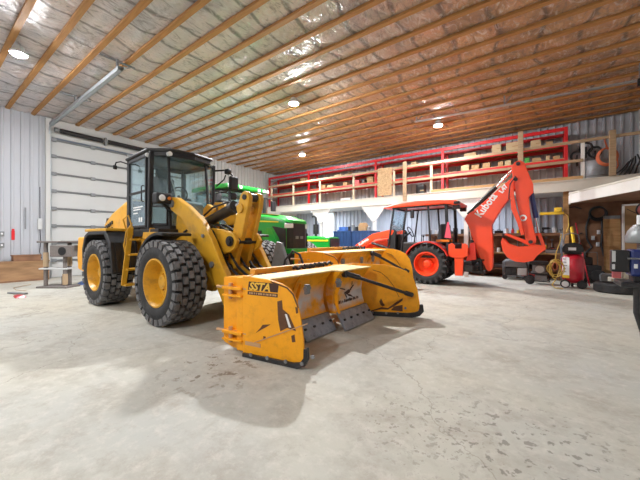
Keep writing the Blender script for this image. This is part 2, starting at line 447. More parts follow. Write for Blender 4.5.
# staple strings across the battens (dark seams)
def ribwall(name, p0, p1, z0, z1, m, inward, pitch=.23, rib=.038, d=.048):
    p0, p1 = Vector(p0), Vector(p1); dr = (p1-p0); Lh = dr.length; dr.normalize(); iw = Vector(inward)
    prof = [(0, 0)]; t = 0
    while t < Lh-pitch:
        prof += [(t+pitch/2-rib, 0), (t+pitch/2-rib*.6, d), (t+pitch/2+rib*.6, d), (t+pitch/2+rib, 0)]; t += pitch
    prof.append((Lh, 0))
    mb = M()
    lo = [mb._v(Vector((p0.x, p0.y, z0))+dr*a+iw*c) for a, c in prof]; hi = [mb._v(Vector((p0.x, p0.y, z1))+dr*a+iw*c) for a, c in prof]
    bl = [mb._v(Vector((p0.x, p0.y, z0))+dr*a-iw*.06) for a in (0, Lh)]; bh = [mb._v(Vector((p0.x, p0.y, z1))+dr*a-iw*.06) for a in (0, Lh)]
    for i in range(len(prof)-1): mb._f([lo[i], lo[i+1], hi[i+1], hi[i]])
    mb._f([bl[0], bl[1], bh[1], bh[0]]); mb._f([lo[0], bl[0], bh[0], hi[0]]); mb._f([lo[-1], bl[1], bh[1], hi[-1]])
    o = mb.build(name, m); o['kind'] = 'structure'; return o
DY0, DY1, DH = 3.02, 8.0, 5.0
ribwall('wall_left', (XL, YF, 0), (XL, DY0, 0), 0, HC+.1, 'steelwall', (1, 0, 0))
ribwall('wall_left_beyond', (XL, DY1, 0), (XL, YB, 0), 0, HC+.1, 'creamwall', (1, 0, 0))
struct('wall_left_header', M().bx(XL-.06, XL, DY0, DY1, DH+.05, HC+.1), 'creamwall')
ribwall('wall_back', (XL, YB, 0), (XR, YB, 0), 0, HC+.1, 'steelwall', (0, -1, 0))
ribwall('wall_right', (XR, YF, 0), (XR, YB, 0), 0, HC+.1, 'creamwall', (-1, 0, 0))
ribwall('wall_front', (XL, YF, 0), (XR, YF, 0), 0, HC+.1, 'creamwall', (0, 1, 0))
struct('trim_left_post', M().bx(XL, XL+.14, DY0-.16, DY0-.02, 0, HC-.05), 'creamwall', bevel=.005)
struct('trim_right_post', M().bx(XR-.28, XR-.02, 12.55, 12.85, 2.9, HC), 'rail', bevel=.01)

# overhead garage door in the left wall
door = thing('door_1', '', ''); del door['label']; del door['category']; door['kind'] = 'structure'; door.location = (XL, (DY0+DY1)/2, 0)
org = door.location
npan = 8; ph = DH/npan
for i in range(npan):
    p = M(org).bx(XL-.05, XL-.005, DY0, DY1, i*ph+.012, (i+1)*ph-.012)
    p.bx(XL-.045, XL+.0, DY0+.02, DY1-.02, i*ph+.05, (i+1)*ph-.05)
    p.build('panel', 'doorpanel', door, bevel=.006)
for i in range(1, npan+1):
    z = min(i*ph, DH-.04)
    M(org).bx(XL, XL+.035, DY0, DY1, z-.045, z+.012).bx(XL, XL+.05, DY0, DY1, z+.005, z+.02).build('strut', 'dullsteel', door)
    h = M(org)
    for y in (DY0+.08, DY0+1.25, DY0+2.5, DY0+3.75, DY1-.1):
        h.bx(XL+.0, XL+.07, y-.07, y+.07, z-.075, z+.045)
    h.build('hinge', 'grey', door)
tk = thing('door_track', 'galvanised overhead door track hung under the ceiling by the left wall', 'track', (XL+.1, 2.97, 0))
o = tk.location
M(o).bx(XL+.06, XL+.10, 2.92, 3.0, 0, 5.2).bx(XL+.06, XL+.17, 2.985, 3.0, 0, 5.2).build('vertical_track', 'galv', tk)
arc = [(XL+.1+.0+.28*(1-math.cos(t)), 2.95, 5.1+.28*math.sin(t)) for t in [i*PI/2/6 for i in range(7)]]
M(o).bar(arc[0], arc[2], .09, .03, (0, 1, 0)).bar(arc[2], arc[4], .09, .03, (0, 1, 0)).bar(arc[4], arc[6], .09, .03, (0, 1, 0)).build('curve', 'galv', tk)
M(o).bx(XL+.36, -7.95, 2.90, 2.905, 5.34, 5.44).bx(XL+.36, -7.95, 2.90, 2.99, 5.43, 5.44).bx(XL+.36, -7.95, 2.90, 2.98, 5.335, 5.345).bx(XL+.36, -7.9, 3.0, 3.07, 5.43, 5.44).bx(XL+.36, -7.9, 3.0, 3.006, 5.35, 5.44).build('horizontal_track', 'galv', tk)
for x in (-11.2, -8.15):
    M(o).bar((x, 2.96, 5.44), (x, 2.96, 5.68), .05, .05).bar((x-.02, 2.6, 5.64), (x-.02, 3.35, 5.64), .05, .03).bar((x, 2.96, 5.44), (x+.0, 3.3, 5.64), .04, .02).build('hanger', 'grey', tk)
sp = thing('torsion_spring_shaft', 'long door shaft with black torsion springs above the garage door', 'spring', (XL+.2, 5.4, 5.28))
o = sp.location
M(o).cyl((XL+.16, DY0+.02, 5.28), (XL+.16, DY1-.02, 5.28), .016, n=8).build('shaft', 'galv', sp)
for y0, y1 in ((3.25, 4.55), (4.75, 6.1), (6.3, 7.6)):
    path = [(XL+.16+.065*math.cos(t*2*PI*34), y0+(y1-y0)*t, 5.28+.065*math.sin(t*2*PI*34)) for t in [i/408 for i in range(409)]]
    M(o).tube(path, .024, 5).build('spring', 'blacksteel', sp)
for y in (4.65, 6.2): M(o).bx(XL+.06, XL+.2, y-.03, y+.03, 5.12, 5.42).build('bracket', 'grey', sp)
M(o).cyl((XL+.17, 3.08, 5.28), (XL+.17, 3.18, 5.28), .08).build('cable_drum', 'grey', sp)

# conduit rail at the right, hung below the ceiling
cr = thing('ceiling_rail', 'long galvanised rail hung below the brown ceiling above the mezzanine', 'rail', (-2.2, 10.5, 5.4))
o = cr.location
a, c2 = Vector((-3.5, 10.5, 5.50)), Vector((2.1, 10.5, 5.24))
M(o).bar(a, c2, .035, .10, (0, 1, 0)).bar(a+Vector((0, .09, .03)), c2+Vector((0, .09, .03)), .03, .05, (0, 1, 0)).build('track', 'galv', cr)
for f in (.01, .48, .985):
    p = a.lerp(c2, f)
    M(o).bar(p, (p.x, p.y, 5.66), .05, .04).bar(p+Vector((.0, .0, .02)), (p.x+.2, p.y+.02, 5.66), .03, .03).build('hanger', 'grey', cr)
M(o).bx(1.95, 2.2, 10.36, 10.45, 5.08, 5.24).build('end_bracket', 'blacksteel', cr)

# lamps
def lamp(x, y, label, power, seen=True):
    t = thing('high_bay_lamp', label, 'lamp', (x, y, HC-.1), 0, 'round high bay lamps under the ceiling')
    o = t.location; z = HC-.12
    M(o).cyl((x, y, HC+.0), (x, y, z-.02), .02, n=8).lathe([(0, .03), (.10, .03), (.12, -.05), (.15, -.08), (.155, -.125), (.135, -.125), (.125, -.09), (0, -.07)], (x, y, z), (0, 0, 1), 24).build('housing', 'lgrey', t, smooth=True)
    r = .125
    e = emit('lit_lens', (.97, .98, 1.0), power/(PI*PI*r*r))
    M(o).lathe([(0, -.165), (.05, -.163), (.09, -.153), (.115, -.14), (.127, -.12), (0, -.115)], (x, y, z), (0, 0, 1), 18).build('lens', e, t, smooth=True)
PW = 520
lamp(-5.95, 6.85, 'bright round ceiling lamp in the middle above the loader bucket arm', PW*2.2)
lamp(-9.3, 1.45, 'ceiling lamp at top left beside the garage door track', PW*1.0)
lamp(-2.9, 11.2, 'ceiling lamp below the rail above the orange tractor', PW*.75)
lamp(-9.2, 11.2, 'small distant ceiling lamp above the far end of the mezzanine', PW*.75)
lamp(-2.4, -2.6, 'ceiling lamp nearest behind the viewpoint, outside the picture', PW*.8)
lamp(-8.6, -3.0, 'ceiling lamp behind the viewpoint towards the left wall, outside the picture', PW*.6)
EXPO = -0.58
# ================================================================ wheel loader (faces +X)
ld = thing('wheel_loader', 'yellow wheel loader with black cab and raised boom, behind the orange snow pusher', 'loader', (-6.15, 3.45, 0))
o = ld.location; YC = 3.45
for x in (-4.85, -7.45):
    for s in (-1, 1):
        wheel(ld, o, (x, YC+s*.94, .675), .675, .50, .375, s, 'block', 'cat_rim', ang0=.05*x)
fr = M(o)
fr.prism([(-8.6, .55), (-8.6, 1.25), (-7.0, 1.45), (-6.35, 1.45), (-6.2, .55), (-7.0, .42)], 3.05, 3.85)
fr.prism([(-6.35, .62), (-6.3, 1.1), (-5.5, 1.1), (-5.45, .62)], 3.2, 3.7)
fr.build('rear_frame', 'cat', ld, bevel=.015)
fr = M(o)
fr.prism([(-5.75, .5), (-5.85, 1.35), (-5.72, 2.02), (-5.58, 2.10), (-5.42, 2.02), (-5.2, 1.4), (-4.5, 1.15), (-4.35, .75), (-4.6, .45)], 3.12, 3.22)
fr.prism([(-5.75, .5), (-5.85, 1.35), (-5.72, 2.02), (-5.58, 2.10), (-5.42, 2.02), (-5.2, 1.4), (-4.5, 1.15), (-4.35, .75), (-4.6, .45)], 3.68, 3.78)
fr.bx(-5.75, -4.4, 3.2, 3.7, .5, .95).bx(-5.7, -5.5, 3.2, 3.7, .9, 1.6)
fr.build('front_frame', 'cat', ld, bevel=.012)
ax = M(o)
for x in (-4.85, -7.45):
    ax.cyl((x, 2.6, .675), (x, 4.3, .675), .13).ball((x, YC, .675), .25, .22, .25)
    for y in (2.78, 4.12): ax.cyl((x, y-.05, .675), (x, y+.05, .675), .24, n=20)
ax.build('axle', 'blacksteel', ld, smooth=True)
M(o).cyl((-5.95, YC, .6), (-5.95, YC, 1.15), .1).build('articulation_pin', 'grey', ld, smooth=True)
# engine hood and counterweight
hd = M(o)
def hring(x, z1, w, z0=1.05, c=.12):
    return [(x, YC-w, z0), (x, YC-w, z1-c), (x, YC-w+c*.9, z1), (x, YC+w-c*.9, z1), (x, YC+w, z1-c), (x, YC+w, z0)]
hd.loft([hring(-8.85, 1.62, .50), hring(-8.72, 1.86, .56), hring(-8.2, 2.06, .60), hring(-7.6, 2.22, .62), hring(-7.2, 2.25, .62)])
hood = hd.build('engine_hood', 'cat', ld, bevel=.02)
g = M(o)
for i in range(5):
    for j in range(3):
        x = -8.58+i*.11; z = 1.30+j*.15+i*.03
        g.bx(x, x+.06, YC-.625, YC-.55, z, z+.08)
g.build('air_vent', 'blacksteel', hood)
M(o).prism([(-8.90, 1.15), (-8.92, 1.6), (-8.78, 1.9), (-8.72, 1.88), (-8.84, 1.58), (-8.84, 1.15)], YC-.5, YC+.5).build('radiator_grille', 'blacksteel', hood)
M(o).cyl((-7.85, 3.7, 2.15), (-7.85, 3.7, 2.75), .05).tube([(-7.85, 3.7, 2.7), (-7.85, 3.7, 2.85), (-7.92, 3.7, 2.93), (-8.02, 3.7, 2.96)], .04).build('exhaust_stack', 'blacksteel', hood, smooth=True)
cw = M(o).prism([(-9.28, .62), (-9.34, .95), (-9.28, 1.42), (-8.7, 1.42), (-8.5, .95), (-8.6, .55)], 2.50, 4.40)
cwo = cw.build('counterweight', 'orange_plain', ld, bevel=.04)
# fenders
def arcp(cx, r, a0, a1, n=12): return [(cx+r*math.cos(R(a0+(a1-a0)*i/n)), .675+r*math.sin(R(a0+(a1-a0)*i/n))) for i in range(n+1)]
for s in (-1, 1):
    y0, y1 = (2.31, 2.80) if s < 0 else (4.10, 4.59)
    p = [(-8.28, .78), (-8.30, 1.15), (-8.14, 1.45), (-7.92, 1.53), (-6.98, 1.53), (-6.72, 1.30), (-6.60, .70), (-6.65, .68), (-6.80, 1.24), (-7.05, 1.46), (-7.9, 1.46), (-8.08, 1.39), (-8.22, 1.12), (-8.21, .78)]
    f = M(o).prism(p, y0, y1).build('rear_fender', 'black', ld, bevel=.015)
    rb = M(o)
    for q in range(4): rb.ob((-6.67+.02, y0+.1+.12*q, 1.02), (.0-.06, 0, .28), (0, .02, 0), (.012, 0, .003))
    rb.build('fender_rib', 'black', f)
    M(o).bx(-8.15, -6.95, y0+.01, y1+.05 if s < 0 else y1-.01, 1.53, 1.59).build('fender_top', 'cat', ld, bevel=.015)
    q = arcp(-4.85, .80, 195, 78)+arcp(-4.85, .755, 78, 195)
    f = M(o).prism(q, y0-.0, y1).build('front_fender', 'black', ld, bevel=.01)
    M(o).prism([(-5.64, .30), (-5.66, .52), (-5.62, .52), (-5.60, .30)], y0+.03, y1-.05).build('mud_flap', 'rubber', f)
# ladder and side deck
la = M(o)
for y in (2.40, 2.78):
    la.bar((-6.32, y, .50), (-6.02, y, 1.58), .03, .09, (0, 1, 0))
la.prism([(-6.46, .62), (-6.40, .90), (-6.22, 1.50), (-5.72, 1.50), (-5.72, 1.30), (-5.95, .95), (-6.1, .62)], 2.70, 2.76)
lad = la.build('ladder', 'cat', ld, bevel=.006)
for i, z in enumerate((.48, .78, 1.06, 1.34)):
    x = -6.32+.28*(z-.50)
    M(o).bx(x-.10, x+.10, 2.40, 2.78, z, z+.035).build('step', 'cat', lad, bevel=.005)
M(o).tube([(-6.22, 2.40, 1.05), (-6.15, 2.34, 1.25), (-6.05, 2.34, 1.5), (-6.0, 2.42, 1.66)], .014).tube([(-6.12, 2.36, 1.55), (-6.08, 2.3, 1.72), (-6.02, 2.36, 1.8), (-5.98, 2.42, 1.55)], .014).build('grab_rail', 'cat', lad, smooth=True)
M(o).bx(-6.75, -5.7, 2.74, 4.16, 1.42, 1.56).build('deck', 'blacksteel', ld, bevel=.01)
M(o).bx(-6.5, -5.72, 2.80, 3.05, .80, 1.42).bx(-6.5, -5.72, 3.85, 4.10, .80, 1.42).build('side_tank', 'cat', ld, bevel=.02)
# cab
cab = M(o)
z0, z1 = 1.56, 3.06
plan = [(-7.18, 2.84), (-6.10, 2.77), (-5.80, 3.02), (-5.72, YC), (-5.80, 3.88), (-6.10, 4.13), (-7.18, 4.06)]
for (x, y) in [plan[0], plan[1], plan[5], plan[6]]:
    cab.bar((x, y, z0), (x+(.06 if x > -6.5 else .02), y, z1), .085, .085)
for (x, y) in [plan[2], plan[4]]: cab.bar((x, y, z0), (x-.12, y+(.02 if y < YC else -.02), z1), .05, .05)
cab.prism(plan, z0-.02, z0+.07, 'z')
for a, bb in zip(plan, plan[1:]+plan[:1]):
    cab.bar((a[0], a[1], z1-.03), (bb[0], bb[1], z1-.03), .06, .10)
cab.bar((-6.62, 2.805, z0), (-6.62, 2.80, z0+.05), .05, .05)
cabo = cab.build('cab', 'black', ld, bevel=.012)
M(o).prism([(-7.26, 2.78), (-6.1, 2.70), (-5.74, 2.98), (-5.66, YC), (-5.74, 3.92), (-6.1, 4.20), (-7.26, 4.12)], 3.06, 3.13, 'z').build('cab_roof', 'black', cabo, bevel=.03)
# door: black frame with a tall pane
dr = M(o)
dA, dB = Vector((-7.10, 2.815, 0)), Vector((-6.20, 2.755, 0))
def dp(f, z): p = dA.lerp(dB, f); return Vector((p.x, p.y, z))
for p, q in (((0, 1.62), (1, 1.62)), ((1, 1.62), (1, 3.0)), ((1, 3.0), (0, 3.0)), ((0, 3.0), (0, 1.62)), ((.0, 2.32), (1, 2.32))):
    dr.bar(dp(*p), dp(*q), .05 if p[1] != 2.32 or q[1] != 2.32 else .03, .05)
dro = dr.build('door', 'black', cabo, bevel=.008)
M(o).ob((dA+dB)/2+Vector((0, 0, 2.31)), (dB-dA)/2, (0, .004, 0), (0, 0, .69)).build('pane', 'glass', dro)
M(o).tube([dp(.93, 2.1)+Vector((0, -.03, 0)), dp(.93, 2.12)+Vector((0, -.07, 0)), dp(.93, 2.4)+Vector((0, -.07, 0)), dp(.93, 2.42)+Vector((0, -.03, 0))], .012).build('door_handle', 'blacksteel', dro)
dec = M(o)
for i, (zz, l) in enumerate(((2.02, .5), (1.97, .42), (1.90, .3))):
    for k in range(int(l/.05)): dec.ob(dp(.28+k*.055, zz)+Vector((0, -.008, 0)), (.018, 0, 0), (0, .001, 0), (0, 0, .012))
dec.ob(dp(.62, 1.76)+Vector((0, -.008, 0)), (.03, 0, 0), (0, .001, 0), (0, 0, .045)).ob(dp(.74, 1.76)+Vector((0, -.008, 0)), (.03, 0, 0), (0, .001, 0), (0, 0, .045))
dec.build('safety_sticker', 'wht', dro)
def pane(name, pts, m='glass', par=None, t=.006):
    mb = M(o); pts = [Vector(p) for p in pts]
    n = (pts[1]-pts[0]).cross(pts[2]-pts[0]).normalized()*t
    mb.loft([pts, [p+n for p in pts]])
    return mb.build(name, m, par or cabo)
zt, zb = 2.98, 1.66
for i in range(1, 5):
    a, bb = plan[i], plan[i+1]
    dx0 = .06 if i in (1,) else -.12*(.95); dx1 = -.12*.95
    def top(p): return (p[0]+(.06 if p in (plan[1], plan[5]) else -.115), p[1], zt)
    zl = 1.68
    pane('windscreen_pane', [(a[0], a[1], zl), (bb[0], bb[1], zl), top(bb), top(a)])
pane('side_window', [(plan[5][0], plan[5][1], zb), (plan[6][0], plan[6][1], zb), (plan[6][0], plan[6][1], zt), (plan[5][0], plan[5][1], zt)])
pane('rear_window', [(plan[6][0], plan[6][1], 2.2), (plan[0][0], plan[0][1], 2.2), (plan[0][0], plan[0][1], zt), (plan[6][0], plan[6][1], zt)])
M(o).bx(-7.2, -7.14, 2.9, 4.0, 1.6, 2.2).build('rear_panel', 'black', cabo)
M(o).prism([(-6.12, 2.78), (-5.81, 3.04), (-5.84, 3.06), (-6.14, 2.82)], 1.62, 2.05, 'z').build('corner_panel', 'black', cabo)
lp = M(o)   # lower quarter light beside the corner post
for p, q in (((-6.08, 2.775, 1.66), (-5.84, 2.975, 1.66)), ((-5.84, 2.975, 1.66), (-5.84, 2.975, 2.0)), ((-5.84, 2.975, 2.0), (-6.08, 2.775, 2.0))): lp.bar(p, q, .03, .03)
lp.build('quarter_frame', 'blacksteel', cabo)
pane('quarter_pane', [(-6.08, 2.765, 1.66), (-5.84, 2.965, 1.66), (-5.84, 2.965, 2.0), (-6.08, 2.765, 2.0)])
st = M(o).bx(-6.95, -6.45, 3.18, 3.72, 1.98, 2.12).prism([(-7.0, 2.08), (-7.06, 2.75), (-6.93, 2.78), (-6.83, 2.1)], 3.2, 3.7).bx(-7.03, -6.93, 3.3, 3.6, 2.74, 2.95).bx(-6.85, -6.55, 3.3, 3.6, 1.6, 2.0).bx(-6.9, -6.45, 3.75, 3.86, 2.1, 2.3)
st.build('operator_seat', 'seat', cabo, bevel=.03)
M(o).prism([(-6.05, 1.62), (-6.1, 2.06), (-5.98, 2.18), (-5.88, 2.12), (-5.84, 1.62)], 3.1, 3.8).build('dashboard', 'dash', cabo, bevel=.03)
M(o).cyl((-6.1, YC, 2.0), (-6.28, YC, 2.3), .03).tube([(-6.28+.07*math.sin(t), YC+.19*math.cos(t), 2.31+.17*math.sin(t)) for t in [i*2*PI/18 for i in range(18)]], .016, closed=True).build('steering_wheel', 'seat', cabo, smooth=True)
wi = M(o).bar((-5.79, 3.3, 1.70), (-5.88, 3.08, 2.55), .02, .02)
wi.build('wiper_arm', 'lgrey', cabo)
# lamps and mirrors
for y in (2.99, 3.91): M(o).cyl((-5.82, y, 3.02), (-5.75, y, 3.02), .045).build('work_light', 'head', cabo, smooth=True)
M(o).cyl((-6.12, 2.73, 3.0), (-6.06, 2.72, 2.98), .04).build('work_light', 'head', cabo, smooth=True)
for s, y in ((-1, 2.78), (1, 4.12)):
    hl = M(o).bar((-5.74, YC+s*.42, 1.9), (-5.62, y, 2.02), .04, .04).build('headlamp_stalk', 'black', ld)
    M(o).bx(-5.74, -5.54, y-.14, y+.14, 2.02, 2.22).build('headlamp_housing', 'black', hl, bevel=.03)
    M(o).lathe([(0, .03), (.045, .025), (.065, 0), (0, 0)], (-5.545, y-.045, 2.12), (1, 0, 0), 20).build('headlamp_lens', 'head', hl, smooth=True)
    M(o).lathe([(0, .03), (.03, .02), (.035, 0), (0, 0)], (-5.545, y+.085, 2.12), (1, 0, 0), 14).build('turn_signal', 'amber', hl, smooth=True)
mi = M(o).tube([(-7.15, 2.82, 2.98), (-7.2, 2.68, 3.02), (-7.22, 2.60, 2.99), (-7.22, 2.58, 2.92)], .014).build('mirror_arm', 'black', cabo)
M(o).bx(-7.24, -7.20, 2.54, 2.62, 2.84, 2.93).build('mirror', 'black', mi, bevel=.02)
mi = M(o).tube([(-5.95, 4.1, 2.92), (-5.8, 4.3, 2.95), (-5.72, 4.42, 2.85), (-5.7, 4.44, 2.55)], .02).tube([(-5.9, 4.1, 2.4), (-5.78, 4.3, 2.45), (-5.7, 4.42, 2.6)], .016).tube([(-5.85, 4.08, 2.55), (-5.75, 4.22, 2.72), (-5.72, 4.24, 2.82)], .016).build('mirror_arm', 'black', cabo)
M(o).bx(-5.76, -5.66, 4.34, 4.56, 2.50, 2.82).bx(-5.74, -5.66, 4.36, 4.52, 2.28, 2.44).bx(-5.76, -5.62, 4.22, 4.34, 2.84, 2.96).build('mirror', 'black', mi, bevel=.03)
# lift arms
arm = [(-5.70, 2.04), (-5.60, 2.16), (-5.42, 2.14), (-5.06, 1.97), (-4.60, 1.68), (-4.32, 1.36), (-4.10, 1.02), (-3.82, .62), (-3.60, .30), (-3.75, .22), (-4.00, .30), (-4.22, .62), (-4.46, .92),
       (-4.62, 1.06), (-4.90, 1.36), (-5.25, 1.74), (-5.62, 1.92)]
for y0, y1 in ((2.93, 3.03), (3.87, 3.97)):
    a = M(o).prism(arm, y0, y1).build('lift_arm', 'cat', ld, bevel=.012)
    for x, z, r in ((-5.56, 2.03, .07), (-4.55, 1.42, .03), (-3.74, .36, .06), (-4.3, .95, .05)): M(o).cyl((x, y0-.03, z), (x, y1+.03, z), r, n=14).build('arm_pin', 'grey', a, smooth=True)
M(o).cyl((-4.62, 3.0, 1.30), (-4.62, 3.9, 1.30), .14, n=22).build('cross_tube', 'cat', ld, smooth=True)
for s in (-1, 1):
    y = YC+s*.36
    c = M(o).cyl((-5.45, y, 1.0), (-4.72, y, 1.12), .07).build('lift_cylinder', 'blacksteel', ld, smooth=True)
    M(o).cyl((-4.75, y, 1.115), (-4.35, y, 1.18), .035).build('cylinder_rod', 'chrome', c, smooth=True)
# bell crank: bracket on the cross tube and two tall lever plates
br = [(-4.95, 1.36), (-4.86, 1.50), (-4.62, 1.56), (-4.30, 1.53), (-4.02, 1.46), (-3.93, 1.34), (-3.98, 1.22), (-4.08, 1.16), (-4.35, 1.10), (-4.62, 1.06), (-4.85, 1.18)]
bk = M(o)
for y0, y1 in ((3.12, 3.19), (3.63, 3.69)): bk.prism(br, y0, y1)
bko = bk.build('bellcrank_bracket', 'cat', ld, bevel=.012)
M(o).cyl((-4.08, 3.06, 1.33), (-4.08, 3.70, 1.33), .055, n=18).cyl((-4.08, 3.085, 1.33), (-4.08, 3.115, 1.33), .085, n=18).build('pivot_pin', 'blacksteel', bko, smooth=True)
lev = [(-4.10, 1.86), (-4.08, 2.0), (-4.02, 2.12), (-3.94, 2.17), (-3.86, 2.14), (-3.82, 2.05), (-3.84, 1.92), (-3.93, 1.66), (-4.0, 1.4), (-4.12, 1.1), (-4.18, .86), (-4.28, .80), (-4.38, .88), (-4.34, 1.12), (-4.27, 1.40), (-4.18, 1.66)]
for y0, y1 in ((3.28, 3.37), (3.53, 3.62)):
    l = M(o).prism(lev, y0, y1).build('bellcrank_lever', 'cat', ld, bevel=.014)
    M(o).cyl((-4.02, y0-.03, 1.88), (-4.02, y1+.01, 1.88), .075, n=20).build('lever_boss', 'cat', l, smooth=True)
    M(o).cyl((-4.28, y0-.02, .89), (-4.28, y1+.02, .89), .05, n=16).build('link_pin', 'blacksteel', l, smooth=True)
    M(o).cyl((-3.92, y0-.02, 2.06), (-3.92, y1+.02, 2.06), .045, n=16).build('lever_pin', 'blacksteel', l, smooth=True)
M(o).cyl((-3.93, 3.37, 2.07), (-3.93, 3.53, 2.07), .07, n=18).build('cylinder_eye', 'blacksteel', ld, smooth=True)
c = M(o).cyl((-5.35, YC, 1.66), (-4.42, YC, 1.93), .095, n=20).cyl((-4.5, YC, 1.907), (-4.38, YC, 1.942), .115, n=20).cyl((-5.36, 3.33, 1.66), (-5.36, 3.57, 1.66), .10).build('tilt_cylinder', 'blacksteel', ld, smooth=True)
M(o).cyl((-4.4, YC, 1.935), (-3.92, YC, 2.06), .05).build('cylinder_rod', 'chrome', c, smooth=True)
M(o).cyl((-5.30, 3.30, 1.675), (-5.22, 3.30, 1.70), .14, n=16).ob((-5.2, 3.25, 1.66), (.09, 0, .02), (0, .03, 0), (0, 0, .11)).build('cylinder_mount', 'cat', ld, bevel=.01)
M(o).bar((-4.28, YC, .89), (-3.4, YC, .55), .16, .10).build('tilt_link', 'cat', ld, bevel=.01)
# far plate behind the lever (coupler tower) and hydraulic lines
M(o).prism([(-4.05, .25), (-3.78, 1.32), (-3.66, 1.30), (-3.44, .80), (-3.38, .25)], 3.86, 3.93).build('coupler_side', 'grey', ld, bevel=.01)
M(o).bx(-3.62, -3.36, 2.98, 3.92, .22, .34).bx(-3.5, -3.36, 2.98, 3.92, .34, .72).prism([(-3.8, .2), (-3.7, .75), (-3.36, .85), (-3.36, .2)], 3.05, 3.12).prism([(-3.8, .2), (-3.7, .75), (-3.36, .85), (-3.36, .2)], 3.78, 3.85).build('quick_coupler', 'blacksteel', ld, bevel=.01)
hs = M(o)
for i in range(5):
    y = 3.10+.16*i
    hs.tube([(-5.45, y, 1.5), (-5.15, y+.02, 1.62+.04*(i % 2)), (-4.8, y, 1.62), (-4.5, y-.03, 1.50), (-4.35, y, 1.2), (-4.1, y+.02, .9), (-3.75, y, .72), (-3.55, y, .66)], .022, 7)
hs.tube([(-3.5, 3.7, .62), (-3.55, 3.85, 1.0), (-3.45, 3.95, 1.16), (-3.3, 3.95, 1.1), (-3.2, 3.95, .9)], .02, 7)
hs.tube([(-5.2, 3.36, 1.82), (-4.9, 3.34, 1.95), (-4.5, 3.38, 2.03), (-4.42, 3.42, 2.0)], .018, 7)
hs.tube([(-5.5, 3.3, 1.75), (-5.2, 3.26, 1.5), (-4.95, 3.2, 1.2), (-5.0, 3.2, .9)], .02, 7)
hs.build('hydraulic_hose', 'hose', ld, smooth=True)
M(o).bx(-5.2, -4.8, 3.25, 3.65, 1.0, 1.25).cyl((-5.0, 3.3, 1.25), (-5.0, 3.3, 1.45), .05).build('valve_block', 'grey', ld, bevel=.01)

# ================================================================ snow pushers
wr = mat('worn_moldboard_paint', (.90, .38, .006), .45, var=.08, dirt=(RUST, .4, 9))
nt = wr.node_tree; N = nt.nodes; L = nt.links; bs = N['Principled BSDF']
src = bs.inputs['Base Color'].links[0].from_socket
tc = N.new('ShaderNodeTexCoord'); sx = N.new('ShaderNodeSeparateXYZ'); L.new(tc.outputs['Object'], sx.inputs[0])
no = N.new('ShaderNodeTexNoise'); no.inputs['Scale'].default_value = 3.2; no.inputs['Detail'].default_value = 7; L.new(tc.outputs['Object'], no.inputs['Vector'])
r1 = N.new('ShaderNodeMapRange'); r1.inputs[1].default_value = .72; r1.inputs[2].default_value = .50; L.new(sx.outputs['Z'], r1.inputs[0])
r2 = N.new('ShaderNodeMapRange'); r2.inputs[1].default_value = .27; r2.inputs[2].default_value = .36; L.new(sx.outputs['Z'], r2.inputs[0])
r3 = N.new('ShaderNodeMapRange'); r3.inputs[1].default_value = .38; r3.inputs[2].default_value = .52; L.new(no.outputs['Fac'], r3.inputs[0])
ml = N.new('ShaderNodeMath'); ml.operation = 'MULTIPLY'; L.new(r1.outputs[0], ml.inputs[0]); L.new(r2.outputs[0], ml.inputs[1])
m3 = N.new('ShaderNodeMath'); m3.operation = 'MULTIPLY'; L.new(ml.outputs[0], m3.inputs[0]); L.new(r3.outputs[0], m3.inputs[1])
mx = N.new('ShaderNodeMix'); mx.data_type = 'RGBA'; L.new(m3.outputs[0], mx.inputs[0]); L.new(src, mx.inputs[6]); mx.inputs[7].default_value = (.60, .58, .60, 1)
L.new(mx.outputs[2], bs.inputs['Base Color']); P['worn'] = wr
P['pale_top'] = mat('pale_top_paint', (.84, .62, .25), .6, var=.1, dirt=((.75, .70, .58), .6, 5))  # paler yellow for the top flanges, with lighter mottling

